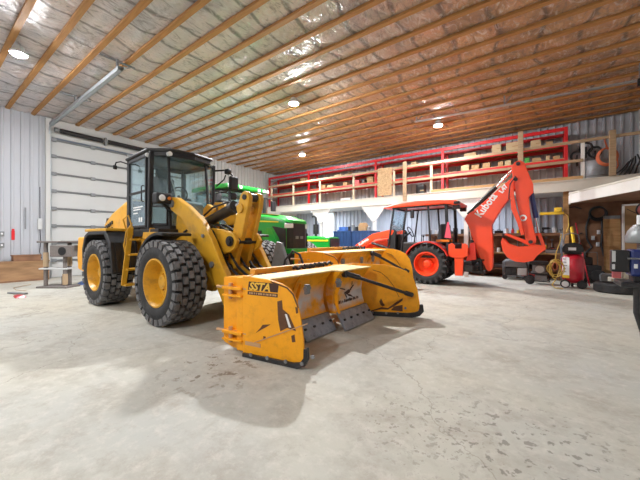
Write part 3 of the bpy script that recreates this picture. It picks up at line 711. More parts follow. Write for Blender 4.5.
def pusher(label, loc, rz, hw, hwf, secs, near_logo, offs, flare=13, K=1.14):
    t = thing('snow_pusher', label, 'snow pusher', loc, rz, None)
    # moulded sections, C curved
    fc = [(.14, .90), (.06, .80), (.00, .66), (-.02, .52), (.0, .38), (.05, .25)]
    bk_ = [(-.06, .24), (-.12, .40), (-.14, .55), (-.12, .70), (-.10, .84), (-.10, .90)]
    for i, (a, bb) in enumerate(zip(secs, secs[1:])):
        off = offs[i]
        mb = M()
        mb.prism([(x+off, z) for x, z in fc+bk_], a+.012, bb-.012)
        s = mb.build('moldboard_section', 'worn', t, bevel=.006, smooth=False)
        M().prism([(.20+off, 0.0), (.24+off, .02), (.085+off, .265), (.045+off, .265)], a+.02, bb-.02).build('cutting_edge', 'cut', s, bevel=.004)
        nb = max(3, int((bb-a)/.18))
        for k in range(nb):
            y = a+.08+(bb-a-.16)*k/(nb-1)
            M().cyl((.155+off, y, .155), (.18+off, y, .165), .018, n=8).build('edge_bolt', 'blacksteel', s)
        M().prism([(.165+off, .905), (-.10, .905), (-.26, .925), (-.26, .94), (-.10, .925), (.165+off, .925)], a+.005, bb-.005).build('top_flange', 'pale_top', s, bevel=.003)
        sp_ = M().prism([(.12+off, .80), (.08+off, .70), (.02+off, .55), (.03+off, .40), (.09+off, .26), (.12+off, .26), (.08+off, .40), (.075+off, .55), (.12+off, .68), (.15+off, .80)], a+.013, a+.033)
        sp_.build('section_rib', 'orange', s)
        if i: M().bx(.13, .19, a-.03, a+.03, .70, .80).cyl((.16, a-.05, .75), (.16, a+.05, .75), .03, n=10).cyl((.16, a-.04, .69), (.16, a+.04, .69), .022, n=10).build('spring_shackle', 'grey', t, bevel=.005)
    # end plates
    PLF = [(-.20, .03), (-.20, .96), (.10, .95), (.40, .94), (.62, .90), (.80, .83), (.92, .70), (.99, .50), (1.03, .22), (.98, .05), (.86, .02)]
    KF = K
    PL0 = [(-.20, .03), (-.20, .96), (.18, .94), (.42, .90), (.55, .84), (.63, .74), (.685, .58), (.72, .40), (.745, .20), (.75, .10), (.71, .04), (.62, .02)]
    for s in (-1, 1):
        y0, y1 = (-hw-.02, -hw+.005) if s < 0 else (hwf-.005, hwf+.02)
        K = KF; pl = [(x if x < 0 else x*.84, z) for x, z in PL0] if s < 0 else [(x if x < 0 else x*K/1.35, z) for x, z in PLF]
        e = M().prism(pl, y0, y1).build('end_plate', 'orange', t, bevel=.006)
        yi0, yi1 = (y0+.06, y0+.20) if s < 0 else (y1-.20, y1-.06)
        hb = M().prism([(-.56, .10), (-.56, .92), (-.2, .95), (-.2, .03), (-.42, .05)], yi0, yi1)
        hb.bx(-.30, -.2, min(y0, yi0)+.005, max(y1, yi1)-.005, .05, .94)
        hbo = hb.build('hinge_box', 'orange', e, bevel=.01)
        yo = y0-.03 if s < 0 else y1+.03
        for z in (.80, .26):
            M().bx(-.50, -.20, min(yo, yi0), max(yo, yi1), z-.015, z+.02).bx(-.50, -.20, min(yo, yi0), max(yo, yi1), z-.10, z-.075).build('pivot_bracket', 'orange', hbo, bevel=.005)
            M().cyl((-.40, (yo+yi0)/2, z-.13), (-.40, (yo+yi0)/2, z+.06), .025, n=10).cyl((-.62, (yo+yi0)/2, z+.005), (-.15, (yo+yi0)/2, z+.005), .018, n=8).build('pivot_pin', 'tan', hbo, smooth=True)
        th = R(10) if s < 0 else R(flare)
        hp = Vector((-.30, y0, 0)); e.rotation_euler = (0, 0, th); e.location = hp-Matrix.Rotation(th, 3, 'Z') @ hp
        K = .84 if s < 0 else KF
        # wear shoe along the bottom and up the front
        yo0, yo1 = (y0-.03, y0) if s < 0 else (y1, y1+.03)
        sh = M().prism([(x*K, z) for x, z in [(-.22, .0), (.66, -.0), (.76, .04), (.81, .12), (.80, .24), (.755, .23), (.75, .13), (.70, .075), (.60, .055), (-.22, .045)]], yo0, y1 if s < 0 else yo1)
        if s > 0: sh.prism([(x*K, z) for x, z in [(-.22, .0), (.66, -.0), (.76, .04), (.81, .12), (.80, .24), (.755, .23), (.75, .13), (.70, .10), (.60, .08), (-.22, .07)]], y0-.03, y0)
        sho = sh.build('wear_shoe', 'blacksteel', e, bevel=.006)
        for x, z in ((-.05, .05), (.18, .055), (.42, .06), (.62, .075), (.745, .17)):
            bo = M().cyl((x, yo0-.012 if s < 0 else yo1, z), (x, yo0+.0 if s < 0 else yo1+.012, z), .022, n=8)
            if s > 0: bo.cyl((x, y0-.045, z), (x, y0-.028, z), .022, n=8)
            bo.build('shoe_bolt', 'grey', sho)
        # raised seam and scrapes
        yf = y0-.004 if s < 0 else y0
        if s < 0:
            M().bar((-.02, y0-.004, .19), (.67, y0-.004, .50), .01, .012, (0, 1, 0)).build('weld_seam', 'tan', e)
            sc_ = M()
            for pts in ([(.29, .70), (.35, .72), (.36, .62), (.44, .57), (.53, .40), (.42, .42), (.33, .37), (.30, .50)], [(-.01, .30), (.06, .37), (.09, .41), (.2, .43), (.24, .455), (.13, .385), (.07, .35)],
                        [(.52, .66), (.55, .66), (.555, .60), (.53, .59)], [(.47, .34), (.51, .36), (.52, .28), (.48, .27)], [(.10, .28), (.13, .28), (.13, .25), (.10, .25)],
                        [(.20, .925), (.42, .87), (.50, .80), (.56, .66), (.545, .66), (.485, .79), (.41, .855), (.20, .91)]):
                sc_.prism(pts, y0-.003, y0+.001)
            sc_.build('scrape_mark', 'rustm', e)
            M().prism([(.39, .57), (.415, .57), (.47, .43), (.44, .43)], y0-.005, y0-.001).build('bare_metal_scratch', 'wht', e)
            M().bx(-.16, .06, y0-.004, y0, .14, .185).build('faded_label', 'tan', e)
            if near_logo:
                d = M().prism([(-.12, .80), (-.105, .90), (.31, .90), (.295, .80)], y0-.004, y0-.0005).prism([(-.125, .745), (-.122, .785), (.295, .785), (.292, .745)], y0-.004, y0-.0005).build('logo_plate', 'decal', e)
                text_mesh('logo_lettering', 'SSTA', .125, 'decaltxt', d, (-.105, y0-.006, .805), (1, 0, 0), (0, 0, 1), .28, .004, .001, 1.08)
                sm = M(); x = -.10
                while x < .27:
                    w = random.uniform(.012, .026); sm.bx(x, x+w, y0-.006, y0-.003, .755, .776); x += w+random.choice((.006, .006, .014))
                sm.build('small_lettering', 'tan', d)
        else:
            sc_ = M()
            pa = [(.18, .84), (.32, .80), (.44, .70), (.55, .55), (.64, .36)]
            for p, q in zip(pa, pa[1:]): sc_.bar((p[0], y0-.001, p[1]), (q[0], y0-.001, q[1]), .006, .03, (0, 1, 0))
            for pts in ([(.30, .26), (.33, .32), (.37, .23), (.40, .20), (.36, .17), (.32, .20)], [(.14, .08), (.34, .16), (.45, .15), (.60, .27), (.70, .34), (.70, .30), (.58, .20), (.45, .12), (.33, .12), (.15, .07)], [(.55, .18), (.70, .22), (.70, .10), (.5, .11)]):
                sc_.prism(pts, y0-.004, y0+.001)
            sc_.build('scrape_mark', 'rustm', e)
    # diagonal brace from the blade top to the far end plate
    br_ = M().cyl((.20, hwf-.78, .86), (.77 if flare > 20 else .72, hwf+(.40 if flare > 20 else .16), .42), .027, n=12)
    br_ = br_.build('brace_rod', 'blacksteel', t, smooth=True)
    M().cyl((.18, hwf-.82, .875), (.30, hwf-.58, .79), .042, n=12).cyl((.16, hwf-.81, .86), (.22, hwf-.81, .86), .055, n=10).build('brace_clamp', 'blacksteel', br_, smooth=True)
    M().cyl((.71, hwf+(.30 if flare > 20 else .08), .46), (.78, hwf+(.41 if flare > 20 else .17), .415), .042, n=12).build('brace_clamp', 'blacksteel', br_, smooth=True)
    # rear frame
    f = M()
    f.bx(-.50, -.40, -hw+.35, hwf-.45, .93, 1.00).bx(-.50, -.42, -hw+.25, hwf-.2, .40, .52).bx(-.50, -.40, -hw+.25, hwf-.2, .08, .2)
    fo = f.build('rear_beam', 'orange_plain', t, bevel=.008)
    n = 7
    g = M()
    for k in range(n):
        y = -hw+.35+(hw+hwf-.9)*k/(n-1)
        g.bx(-.46, -.40, y-.05, y+.05, .12, .93).prism([(-.44, .90), (-.13, .90), (-.13, .2), (-.44, .12)], y-.012, y+.012)
    g.build('gusset', 'orange_plain', fo, bevel=.004)
    hz = M()
    for k in range(3):
        yy = hwf-1.15+.25*k
        hz.tube([(-.33, yy-.25+.5*i/16, .965+.02*math.sin(i*1.4+k)+.01*k) for i in range(17)], .022, 7)
    hz.build('hydraulic_hose', 'hose', fo, smooth=True)
    return t
ps = pusher('large orange snow pusher with SSTA decal on its near end plate, front of the loader', (-2.56, 3.72, 0), R(-1.0), 1.42, 1.00, [-1.36, -.68, .06, .99], True, [-.10, -.10, .05], 24, 1.30)
ps.scale = (1, 1, .97)
# leaping animal emblem with a line of worn lettering on the right-hand section
sec = [c for c in bpy.data.objects if c.parent == ps and c.name.startswith('moldboard_section')][2]
def face_x(z): return .012+.03*0+ (.0 if z > .45 else .0)
em = M()
def fx(z):
    pts = [(.14, .90), (.06, .80), (.00, .66), (-.02, .52), (.0, .38), (.05, .25)]
    for (x1, z1_), (x2, z2_) in zip(pts, pts[1:]):
        if z2_ <= z <= z1_: return x2+(x1-x2)*(z-z2_)/(z1_-z2_)+.004
    return .0
def decal(poly):
    vs = [em._v((fx(z)+.052, y, z)) for y, z in poly]; em._f(vs)
yb = .46
decal([(yb-.06, .52), (yb+.06, .56), (yb+.13, .55), (yb+.12, .50), (yb+.02, .48)])
decal([(yb+.10, .55), (yb+.18, .62), (yb+.24, .62), (yb+.20, .59), (yb+.14, .53)])
decal([(yb-.26, .64), (yb-.04, .58), (yb-.03, .56), (yb-.26, .62)])
decal([(yb+.15, .62), (yb+.13, .69), (yb+.15, .69), (yb+.17, .63)])
decal([(yb+.02, .49), (yb+.12, .47), (yb+.20, .42), (yb+.17, .42), (yb+.06, .45)])
decal([(yb-.06, .52), (yb-.01, .49), (yb+.02, .43), (yb-.01, .43)])
em.build('worn_emblem', 'decal', sec)
y = yb-.36
while y < yb+.36:
    w = random.uniform(.022, .04); h = random.uniform(.035, .06)
    em = M(); decal([(y, .365), (y+w, .367), (y+w*.9, .365+h), (y+.004, .362+h)]); em.build('worn_letter', 'decal', sec); y += w+random.choice((.010, .012, .03))
pusher('second orange snow pusher farther back, in front of the big green tractor', (-3.66, 6.66, 0), R(-1.0), 1.75, 1.22, [-1.69, -.95, -.1, .5, 1.21], False, [0, .04, 0, .04], 13, 1.2).scale = (1, 1, 1.17)
# ================================================================ big green tractor (faces +X)
gt = thing('green_tractor', 'large green tractor with yellow stripe on the hood, parked behind the yellow loader', 'tractor', (-7.4, 6.42, 0))
o = gt.location; YG = 6.42
for s in (-1, 1):
    wheel(gt, o, (-5.98, YG+s*.80, .66), .66, .44, .38, s, 'block', 'jdy', ang0=.3)
    wheel(gt, o, (-8.75, YG+s*.88, .95), .95, .55, .56, s, 'bar', 'jdy')
ch = M(o).bx(-8.9, -5.5, YG-.22, YG+.22, .62, 1.1).cyl((-5.98, YG-.7, .66), (-5.98, YG+.7, .66), .12).cyl((-8.75, YG-.8, .95), (-8.75, YG+.8, .95), .2).bx(-5.6, -5.25, YG-.35, YG+.35, .62, .98)
ch.build('chassis', 'blacksteel', gt, bevel=.02)
def jr(x, zt, w, zb, c=.14): return [(x, YG-w, zb), (x, YG-w*1.02, zt-c*1.6), (x, YG-w*.92, zt-c*.5), (x, YG-w*.6, zt), (x, YG+w*.6, zt), (x, YG+w*.92, zt-c*.5), (x, YG+w*1.02, zt-c*1.6), (x, YG+w, zb)]
h = M(o).loft([jr(-7.55, 2.17, .46, 1.15), jr(-6.9, 2.15, .46, 1.12), jr(-6.2, 2.09, .44, 1.05), jr(-5.75, 2.02, .42, 1.02), jr(-5.50, 1.93, .39, 1.02)])
hood = h.build('hood', 'jd', gt, bevel=.015, smooth=True)
M(o).loft([[(x, YG-w*1.06, z), (x, YG-w*.90, z+.09), (x, YG+w*.90, z+.09), (x, YG+w*1.06, z)] for x, w, z in ((-5.56, .40, 1.86), (-5.44, .37, 1.82), (-5.36, .30, 1.80))]).build('hood_nose', 'jd', hood, bevel=.015)
g = M(o).loft([[(x, YG-w, 1.12), (x, YG-w, 1.83), (x, YG+w, 1.83), (x, YG+w, 1.12)] for x, w in ((-5.52, .385), (-5.42, .35), (-5.38, .25))])
gr = g.build('front_grille', 'black', hood, bevel=.01)
for s in (-1, 1):
    M(o).ob((-5.44, YG+s*.365, 1.735), (.085, -s*.085, 0), (.02, s*.02, 0), (0, 0, .06)).build('headlamp', 'head', gr, bevel=.015)
    M(o).prism([(-5.98, 1.74), (-5.48, 1.66), (-5.46, 1.16), (-5.62, 1.16), (-5.72, 1.40)], YG+s*.452-.008, YG+s*.452+.008).build('side_grille', 'black', gr)
    M(o).ob((-5.375, YG+s*.10, 1.42), (.006, 0, 0), (0, .06, 0), (0, 0, .04)).build('grille_badge', 'grey', gr)
    sp_ = M(o).prism([(-7.5, 1.93), (-6.4, 1.905), (-5.72, 1.86), (-5.72, 1.83), (-6.4, 1.865), (-7.5, 1.87)], YG+s*.477-.006, YG+s*.477+.006)
    sp_.build('hood_stripe', 'jdy', hood)
    M(o).prism([(-6.15, 1.06), (-6.18, 1.72), (-6.02, 1.70), (-5.76, 1.30), (-5.60, 1.0)], YG+s*.43-.02, YG+s*.43+.02).build('side_panel', 'jd', hood, bevel=.01)
    v = M(o)
    for k in range(4): v.bx(-7.3+.24*k, -7.12+.24*k, YG+s*.465-.008, YG+s*.465+.008, 1.35, 1.62)
    v.build('side_vent', 'black', hood)
M(o).prism([(-7.5, 2.178), (-6.6, 2.140), (-5.9, 2.06), (-5.9, 2.05), (-6.6, 2.13), (-7.5, 2.165)], YG-.32, YG-.22).build('top_stripe', 'jdy', hood)
M(o).bx(-5.55, -5.30, YG-.42, YG+.42, .98, 1.12).build('front_support', 'jd', gt, bevel=.03)
M(o).bx(-5.25, -4.95, YG-.4, YG+.4, .55, .9).build('front_weight', 'jd', gt, bevel=.02)
cb = M(o)
cp = [(-9.2, 5.68), (-8.3, 5.60), (-7.62, 5.80), (-7.62, 7.04), (-8.3, 7.24), (-9.2, 7.16)]
for (x, y) in cp: cb.bar((x, y, 1.5), (x+(.0), y, 2.92), .07, .07)
cb.prism(cp, 1.42, 1.55, 'z')
for a, bb in zip(cp, cp[1:]+cp[:1]): cb.bar((*a, 2.88), (*bb, 2.88), .06, .08)
cbo = cb.build('cab', 'black', gt, bevel=.01)
for a, bb in zip(cp, cp[1:]+cp[:1]):
    mb = M(o); a3, b3 = Vector((*a, 0)), Vector((*bb, 0)); n = (b3-a3).cross(Vector((0, 0, 1))).normalized()*.003
    mb.ob((a3+b3)/2+Vector((0, 0, 2.2)), (b3-a3)/2, n, (0, 0, .66)).build('cab_pane', 'glass', cbo)
rf = M(o).prism([(-9.35, 5.55), (-8.0, 5.5), (-7.5, 5.58), (-7.42, 5.9), (-7.42, 6.94), (-7.5, 7.26), (-8.0, 7.34), (-9.35, 7.29)], 2.92, 3.06, 'z').build('cab_roof', 'jd', cbo, bevel=.05)
wl = M(o)
for y in (5.66, 5.82, 6.05, 6.8, 7.02, 7.18): wl.bx(-7.47, -7.40, y-.055, y+.055, 2.93, 3.02)
wl.build('roof_light', 'head', rf, bevel=.01)
M(o).bx(-8.9, -8.4, 6.15, 6.7, 1.55, 2.0).bx(-8.95, -8.82, 6.15, 6.7, 1.9, 2.6).build('operator_seat', 'seat', cbo, bevel=.04)
M(o).cyl((-7.9, YG, 1.5), (-8.1, YG, 2.05), .05).tube([(-8.1+.05*math.sin(t), YG+.19*math.cos(t), 2.06+.17*math.sin(t)) for t in [i*2*PI/16 for i in range(16)]], .015, closed=True).build('steering_wheel', 'seat', cbo)
for s in (-1, 1):
    M(o).prism([(-9.6, 1.35), (-9.5, 1.75), (-9.1, 2.02), (-8.3, 2.02), (-7.95, 1.75), (-7.8, 1.35), (-7.86, 1.35), (-8.0, 1.7), (-8.32, 1.95), (-9.08, 1.95), (-9.44, 1.7), (-9.54, 1.35)], YG+s*.88-.3, YG+s*.88+.3).build('rear_fender', 'jd', gt, bevel=.02)
    mi = M(o).tube([(-7.6, YG+s*.7, 2.75), (-7.5, YG+s*1.05, 2.78), (-7.5, YG+s*1.12, 2.7)], .018).build('mirror_arm', 'black', cbo)
    M(o).bx(-7.54, -7.46, YG+s*1.12-.1, YG+s*1.12+.1, 2.35, 2.7).build('mirror', 'black', mi, bevel=.02)
M(o).cyl((-7.35, YG+.55, 1.6), (-7.35, YG+.55, 2.75), .06).build('exhaust_stack', 'blacksteel', gt, smooth=True)

# ================================================================ smaller green tractor farther back
st = thing('compact_tractor', 'smaller old green tractor with tall black exhaust pipe, in front of the blue crates', 'tractor', (-7.6, 9.3, 0))
o = st.location; YS = 9.3
for s in (-1, 1):
    wheel(st, o, (-6.5, YS+s*.62, .38), .38, .24, .22, s, 'block', 'jdy')
    wheel(st, o, (-8.4, YS+s*.72, .70), .70, .40, .42, s, 'bar', 'jdy')
M(o).bx(-8.6, -6.1, YS-.2, YS+.2, .55, .95).cyl((-6.5, YS-.6, .38), (-6.5, YS+.6, .38), .07).cyl((-8.4, YS-.7, .7), (-8.4, YS+.7, .7), .14).bx(-6.6, -6.4, YS-.1, YS+.1, .38, .6).build('chassis', 'blacksteel', st, bevel=.015)
h = M(o).loft([[(x, YS-.33, .9), (x, YS-.33, z-.06), (x, YS-.26, z), (x, YS+.26, z), (x, YS+.33, z-.06), (x, YS+.33, .9)] for x, z in ((-7.75, 1.52), (-6.9, 1.50), (-6.1, 1.46))])
hd = h.build('hood', 'jd', st, bevel=.012)
M(o).bx(-7.6, -6.15, YS-.342, YS-.328, 1.30, 1.36).build('hood_stripe', 'jdy', hd)
M(o).bx(-6.12, -6.06, YS-.30, YS+.30, .92, 1.40).build('front_grille', 'black', hd)
M(o).cyl((-6.95, YS, 1.45), (-6.95, YS, 1.60), .05).cyl((-6.95, YS, 1.58), (-6.95, YS, 1.95), .11, n=14).cyl((-6.95, YS, 1.9), (-6.95, YS, 2.15), .04).tube([(-6.95, YS, 2.1), (-6.95, YS, 2.22), (-7.03, YS, 2.27), (-7.12, YS, 2.26)], .04).build('exhaust_stack', 'blacksteel', st, smooth=True)
M(o).bx(-8.75, -8.3, YS-.22, YS+.22, 1.05, 1.17).bx(-8.8, -8.7, YS-.22, YS+.22, 1.15, 1.55).bx(-8.7, -8.4, YS-.12, YS+.12, .9, 1.06).build('seat', 'seat', st, bevel=.03)
M(o).cyl((-7.7, YS, 1.2), (-7.95, YS, 1.6), .03).tube([(-7.95+.06*math.sin(t), YS+.18*math.cos(t), 1.6+.15*math.sin(t)) for t in [i*2*PI/16 for i in range(16)]], .015, closed=True).build('steering_wheel', 'seat', st)
for s in (-1, 1): M(o).prism([(-9.0, 1.2), (-8.85, 1.38), (-8.4, 1.5), (-7.95, 1.38), (-7.75, 1.1), (-7.8, 1.06), (-8.0, 1.32), (-8.4, 1.44), (-8.82, 1.32), (-8.95, 1.16)], YS+s*.72-.22, YS+s*.72+.22).build('rear_fender', 'jd', st, bevel=.01)
M(o).bx(-7.72, -7.60, YS-.33, YS+.33, .95, 1.62).build('dashboard', 'black', st, bevel=.02)

# ================================================================ orange tractor with front loader and backhoe (faces -X)
kt = thing('backhoe_tractor', 'orange tractor with canopy, front loader and raised backhoe arm, under the mezzanine edge', 'tractor', (-2.9, 10.05, 0))
o = kt.location; YK = 10.05
for s in (-1, 1):
    wheel(kt, o, (-2.75, YK+s*.59, .62), .62, .42, .36, s, 'bar', 'kub')
    wheel(kt, o, (-4.62, YK+s*.58, .40), .40, .28, .22, s, 'bar', 'kub')
M(o).bx(-5.0, -2.2, YK-.2, YK+.2, .5, .85).cyl((-4.62, YK-.5, .40), (-4.62, YK+.5, .40), .08).cyl((-2.75, YK-.5, .62), (-2.75, YK+.5, .62), .14).bx(-4.75, -4.5, YK-.1, YK+.1, .4, .6).build('chassis', 'blacksteel', kt, bevel=.015)
h = M(o).loft([[(x, YK-w, .85), (x, YK-w, z-.1), (x, YK-w*.8, z), (x, YK+w*.8, z), (x, YK+w, z-.1), (x, YK+w, .85)] for x, z, w in ((-3.85, 1.44, .36), (-4.6, 1.38, .35), (-5.05, 1.26, .33))])
hd = h.build('hood', 'kub', kt, bevel=.02)
M(o).bx(-5.11, -5.04, YK-.30, YK+.30, .86, 1.2).build('front_grille', 'black', hd, bevel=.01)
M(o).bx(-4.1, -3.75, YK-.36, YK+.36, .9, 1.55).build('dashboard', 'black', kt, bevel=.03)
M(o).bx(-3.9, -2.3, YK-.62, YK+.62, .80, .88).build('floor_deck', 'black', kt, bevel=.01)
M(o).bx(-3.0, -2.55, YK-.25, YK+.25, 1.1, 1.24).prism([(-2.6, 1.2), (-2.52, 1.75), (-2.42, 1.75), (-2.46, 1.2)], YK-.25, YK+.25).bx(-2.95, -2.6, YK-.18, YK+.18, .88, 1.1).build('seat', 'seat', kt, bevel=.04)
M(o).cyl((-3.75, YK, 1.4), (-3.5, YK, 1.62), .03).tube([(-3.5-.08*math.sin(t), YK+.19*math.cos(t), 1.63+.16*math.sin(t)) for t in [i*2*PI/18 for i in range(18)]], .016, closed=True).build('steering_wheel', 'seat', kt)
lv = M(o)
for i in range(6):
    y = YK-.35+.14*i; lv.cyl((-2.1, y, 1.0), (-2.05-.03*(i % 3), y, 1.62+.05*(i % 2)), .012, n=6).ball((-2.05-.03*(i % 3), y, 1.64+.05*(i % 2)), .03, n=8)
for y in (YK-.45, YK+.42): lv.cyl((-3.2, y, .88), (-3.2, y, 1.45), .014, n=6).ball((-3.2, y, 1.47), .035, n=8)
lv.build('control_lever', 'black', kt)
M(o).bx(-2.25, -1.98, YK-.45, YK+.45, .85, 1.25).build('control_console', 'black', kt, bevel=.03)
for s in (-1, 1):
    y0, y1 = sorted((YK+s*.36, YK+s*.84))
    p = [(-2.75+.70*math.cos(R(a)), .62+.70*math.sin(R(a))) for a in range(190, 20, -14)]+[(-2.75+.655*math.cos(R(a)), .62+.655*math.sin(R(a))) for a in range(22, 192, 14)]
    f = M(o).prism(p, y0, y1).build('rear_fender', 'kubred', kt, bevel=.012)
    M(o).bx(-2.5, -2.12, (y0+y1)/2-.03, (y0+y1)/2+.05, 1.29, 1.36).build('fender_lamp', 'amber', f, bevel=.01)
    M(o).tube([(-2.9, y0+.1 if s < 0 else y1-.1, 1.30), (-2.9, y0+.1 if s < 0 else y1-.1, 1.5), (-2.5, y0+.1 if s < 0 else y1-.1, 1.5), (-2.5, y0+.1 if s < 0 else y1-.1, 1.3)], .015).build('grab_rail', 'black', f)
M(o).bx(-3.55, -3.05, YK-.60, YK-.36, .88, 1.28).build('side_console', 'black', kt, bevel=.03)
M(o).bx(-3.55, -3.05, YK+.36, YK+.60, .88, 1.22).build('side_console', 'black', kt, bevel=.03)
M(o).bx(-3.85, -3.45, YK-.45, YK+.45, .30, .80).build('belly_tank', 'black', kt, bevel=.03)
M(o).bx(-2.48, -2.28, YK-.30, YK+.30, 1.2, 1.85).build('backhoe_seat', 'seat', kt, bevel=.05)
# canopy
cn = M(o)
for s in (-1, 1):
    y = YK+s*.58
    cn.bar((-2.16, y, .9), (-2.22, y, 2.42), .08, .08).bar((-2.68, y, 1.25), (-2.75, y, 2.42), .05, .05)
    cn.bar((-4.08, y, 1.0), (-3.86, y, 2.40), .05, .05).bar((-3.62, y, .9), (-3.42, y, 2.4), .04, .04)
    cn.bar((-3.9, y, 2.40), (-2.1, y, 2.42), .06, .06)
cn.bar((-4.08, YK-.58, 1.35), (-4.08, YK+.58, 1.35), .04, .04).bar((-3.87, YK-.58, 2.39), (-3.87, YK+.58, 2.39), .05, .05).bar((-2.2, YK-.58, 2.35), (-2.2, YK+.58, 2.35), .06, .06)
cno = cn.build('canopy_frame', 'black', kt, bevel=.006)
M(o).loft([[(-4.06+.03, YK-.57, 1.38), (-3.88+.0, YK-.57, 2.36), (-3.88, YK+.57, 2.36), (-4.03, YK+.57, 1.38)], [(-4.04, YK-.57, 1.38), (-3.89, YK-.57, 2.36), (-3.89, YK+.57, 2.36), (-4.04, YK+.57, 1.38)]]).build('windscreen', 'glassc', cno)
ca = [(-4.22, 2.40), (-4.16, 2.46), (-3.7, 2.545), (-3.1, 2.575), (-2.4, 2.56), (-1.95, 2.52), (-1.86, 2.48), (-1.86, 2.38), (-1.95, 2.37), (-2.2, 2.42), (-3.9, 2.41)]
M(o).prism(ca, YK-.68, YK+.68).build('canopy_roof', 'kub', cno, bevel=.04)
wl = M(o)
for s in (-1, 1): wl.bx(-2.04, -1.86, YK+s*.5-.09, YK+s*.5+.09, 2.27, 2.39)
wl.bx(-1.99, -1.84, YK-.7, YK-.55, 2.40, 2.48)
wlo = wl.build('work_light', 'black', cno, bevel=.015)
M(o).bx(-3.3, -3.2, YK-.62, YK-.50, 2.05, 2.30).build('mirror', 'black', cno, bevel=.02)
M(o).prism([(-2.25, 1.42), (-2.06, 1.40), (-2.13, 1.88), (-2.17, 1.88)], YK-.66, YK-.64).build('slow_vehicle_triangle', 'pink', cno)
# front loader
for s in (-1, 1):
    y = YK+s*.52
    lp = M(o).prism([(-4.02, .8), (-4.02, 1.62), (-3.88, 1.72), (-3.80, 1.62), (-3.82, .8)], y-.05, y+.05).build('loader_post', 'black', kt, bevel=.01)
    a = M(o).prism([(-3.86, 1.66), (-3.98, 1.70), (-4.65, 1.56), (-5.30, 1.18), (-5.62, .50), (-5.66, .30), (-5.50, .28), (-5.42, .50), (-5.16, 1.02), (-4.6, 1.36), (-3.92, 1.52)], y-.055, y+.055).build('loader_arm', 'kub', kt, bevel=.01)
    if s < 0: text_mesh('arm_lettering', 'Kubota', .15, 'wht', a, (-5.16-o.x, y-.058-o.y, 1.135-o.z), (.86, 0, .50), (-.50, 0, .86), 0, .003, .001)
    c = M(o).cyl((-4.0, y, 1.05), (-4.7, y, 1.25), .04).build('lift_cylinder', 'blacksteel', a)
bu = M(o).prism([(-5.55, .12), (-5.55, .62), (-5.62, .70), (-5.72, .66), (-5.70, .2), (-6.2, .06), (-6.24, .03), (-5.72, .03)], YK-.85, YK+.85)
bu.prism([(-5.6, .1), (-5.6, .66), (-5.72, .68), (-6.2, .07), (-6.2, .04)], YK-.87, YK-.84).prism([(-5.6, .1), (-5.6, .66), (-5.72, .68), (-6.2, .07), (-6.2, .04)], YK+.84, YK+.87)
bu.build('loader_bucket', 'kub', kt, bevel=.008)
# backhoe sub-frame, stabilisers
sf = M(o).bx(-2.1, -1.55, YK-.42, YK+.42, .42, .72).bx(-1.75, -1.5, YK-.62, YK+.62, .45, .62).bx(-1.6, -1.25, YK-.14, YK+.14, .36, .44).bx(-1.6, -1.25, YK-.14, YK+.14, .72, .80)
sf.cyl((-1.38, YK, .36), (-1.38, YK, .82), .07).bar((-1.9, YK-.2, .6), (-1.4, YK-.05, .6), .08, .08).bar((-1.9, YK+.2, .6), (-1.4, YK+.05, .6), .08, .08)
sf.build('backhoe_frame', 'blacksteel', kt, bevel=.012)
for s in (-1, 1):
    y = YK+s*.66
    a = M(o).prism([(-1.95, .32), (-1.97, 1.0), (-1.93, 1.08), (-1.76, 1.08), (-1.72, 1.0), (-1.74, .32)], y-.05, y+.05).build('stabiliser_leg', 'kub', kt, bevel=.01)
    M(o).prism([(-2.12, .88), (-2.12, 1.22), (-2.02, 1.26), (-1.94, 1.2), (-1.94, 1.10), (-1.76, 1.10), (-1.76, 1.22), (-1.68, 1.26), (-1.60, 1.2), (-1.60, .9), (-1.72, .84), (-2.02, .84)], y-.08*1, y-.05).build('stabiliser_pad', 'kub', a, bevel=.01)
    M(o).prism([(-1.72, .72), (-1.60, 1.26), (-1.48, 1.28), (-1.45, .78)], YK+s*.30-.05, YK+s*.30+.05).build('guard_plate', 'kubred', kt, bevel=.01)
    M(o).cyl((-1.8, YK+s*.4, .55), (-1.86, y, .95), .04).build('stabiliser_cylinder', 'blacksteel', kt)
# boom
bm_ = [(-1.22, .50), (-1.16, .44), (-1.09, .47), (-1.05, .60), (-1.05, 1.2), (-1.08, 1.78), (-.84, 2.24), (-.66, 2.50), (-.46, 2.86), (-.42, 3.02), (-.50, 3.12), (-.62, 3.06), (-1.0, 2.72), (-1.56, 2.22), (-1.74, 2.10), (-1.80, 1.98), (-1.68, 1.75), (-1.46, 1.0)]
bo = M(o).prism(bm_, YK-.14, YK+.10).build('boom', 'kub', kt, bevel=.015)
yf = YK-.144
p0, p1 = at(480.5, 218, yf), at(505, 186.5, yf)
xd = (p1-p0).normalized(); yd = Vector((-xd.z, 0, xd.x))
text_mesh('boom_lettering', 'Kubota', .30, 'wht', bo, p0-o, xd, yd, 0, .008, .001, .84)
p2 = at(501.5, 193, yf)
text_mesh('model_lettering', 'L47', .16, 'wht', bo, p2-o-yd*.02, xd, yd, 0, .008, .001, 1.0)
dip = [(-.58, 3.22), (-.60, 3.38), (-.52, 3.50), (-.40, 3.54), (-.30, 3.46), (-.22, 3.2), (-.10, 2.84), (-.10, 2.62), (-.20, 2.50), (-.16, 2.0), (-.03, 1.36), (-.05, 1.26), (-.20, 1.24), (-.27, 1.36), (-.44, 2.2), (-.52, 2.75)]
d = M(o).prism(dip, YK-.20, YK-.15).prism(dip, YK+.11, YK+.16).prism([(-.42, 2.2), (-.18, 2.2), (-.05, 1.36), (-.25, 1.36)], YK-.15, YK+.11).prism([(-.36, 3.46), (-.30, 3.44), (-.12, 2.84), (-.18, 2.84)], YK-.15, YK+.11)
do = d.build('dipper_arm', 'kub', kt, bevel=.012)
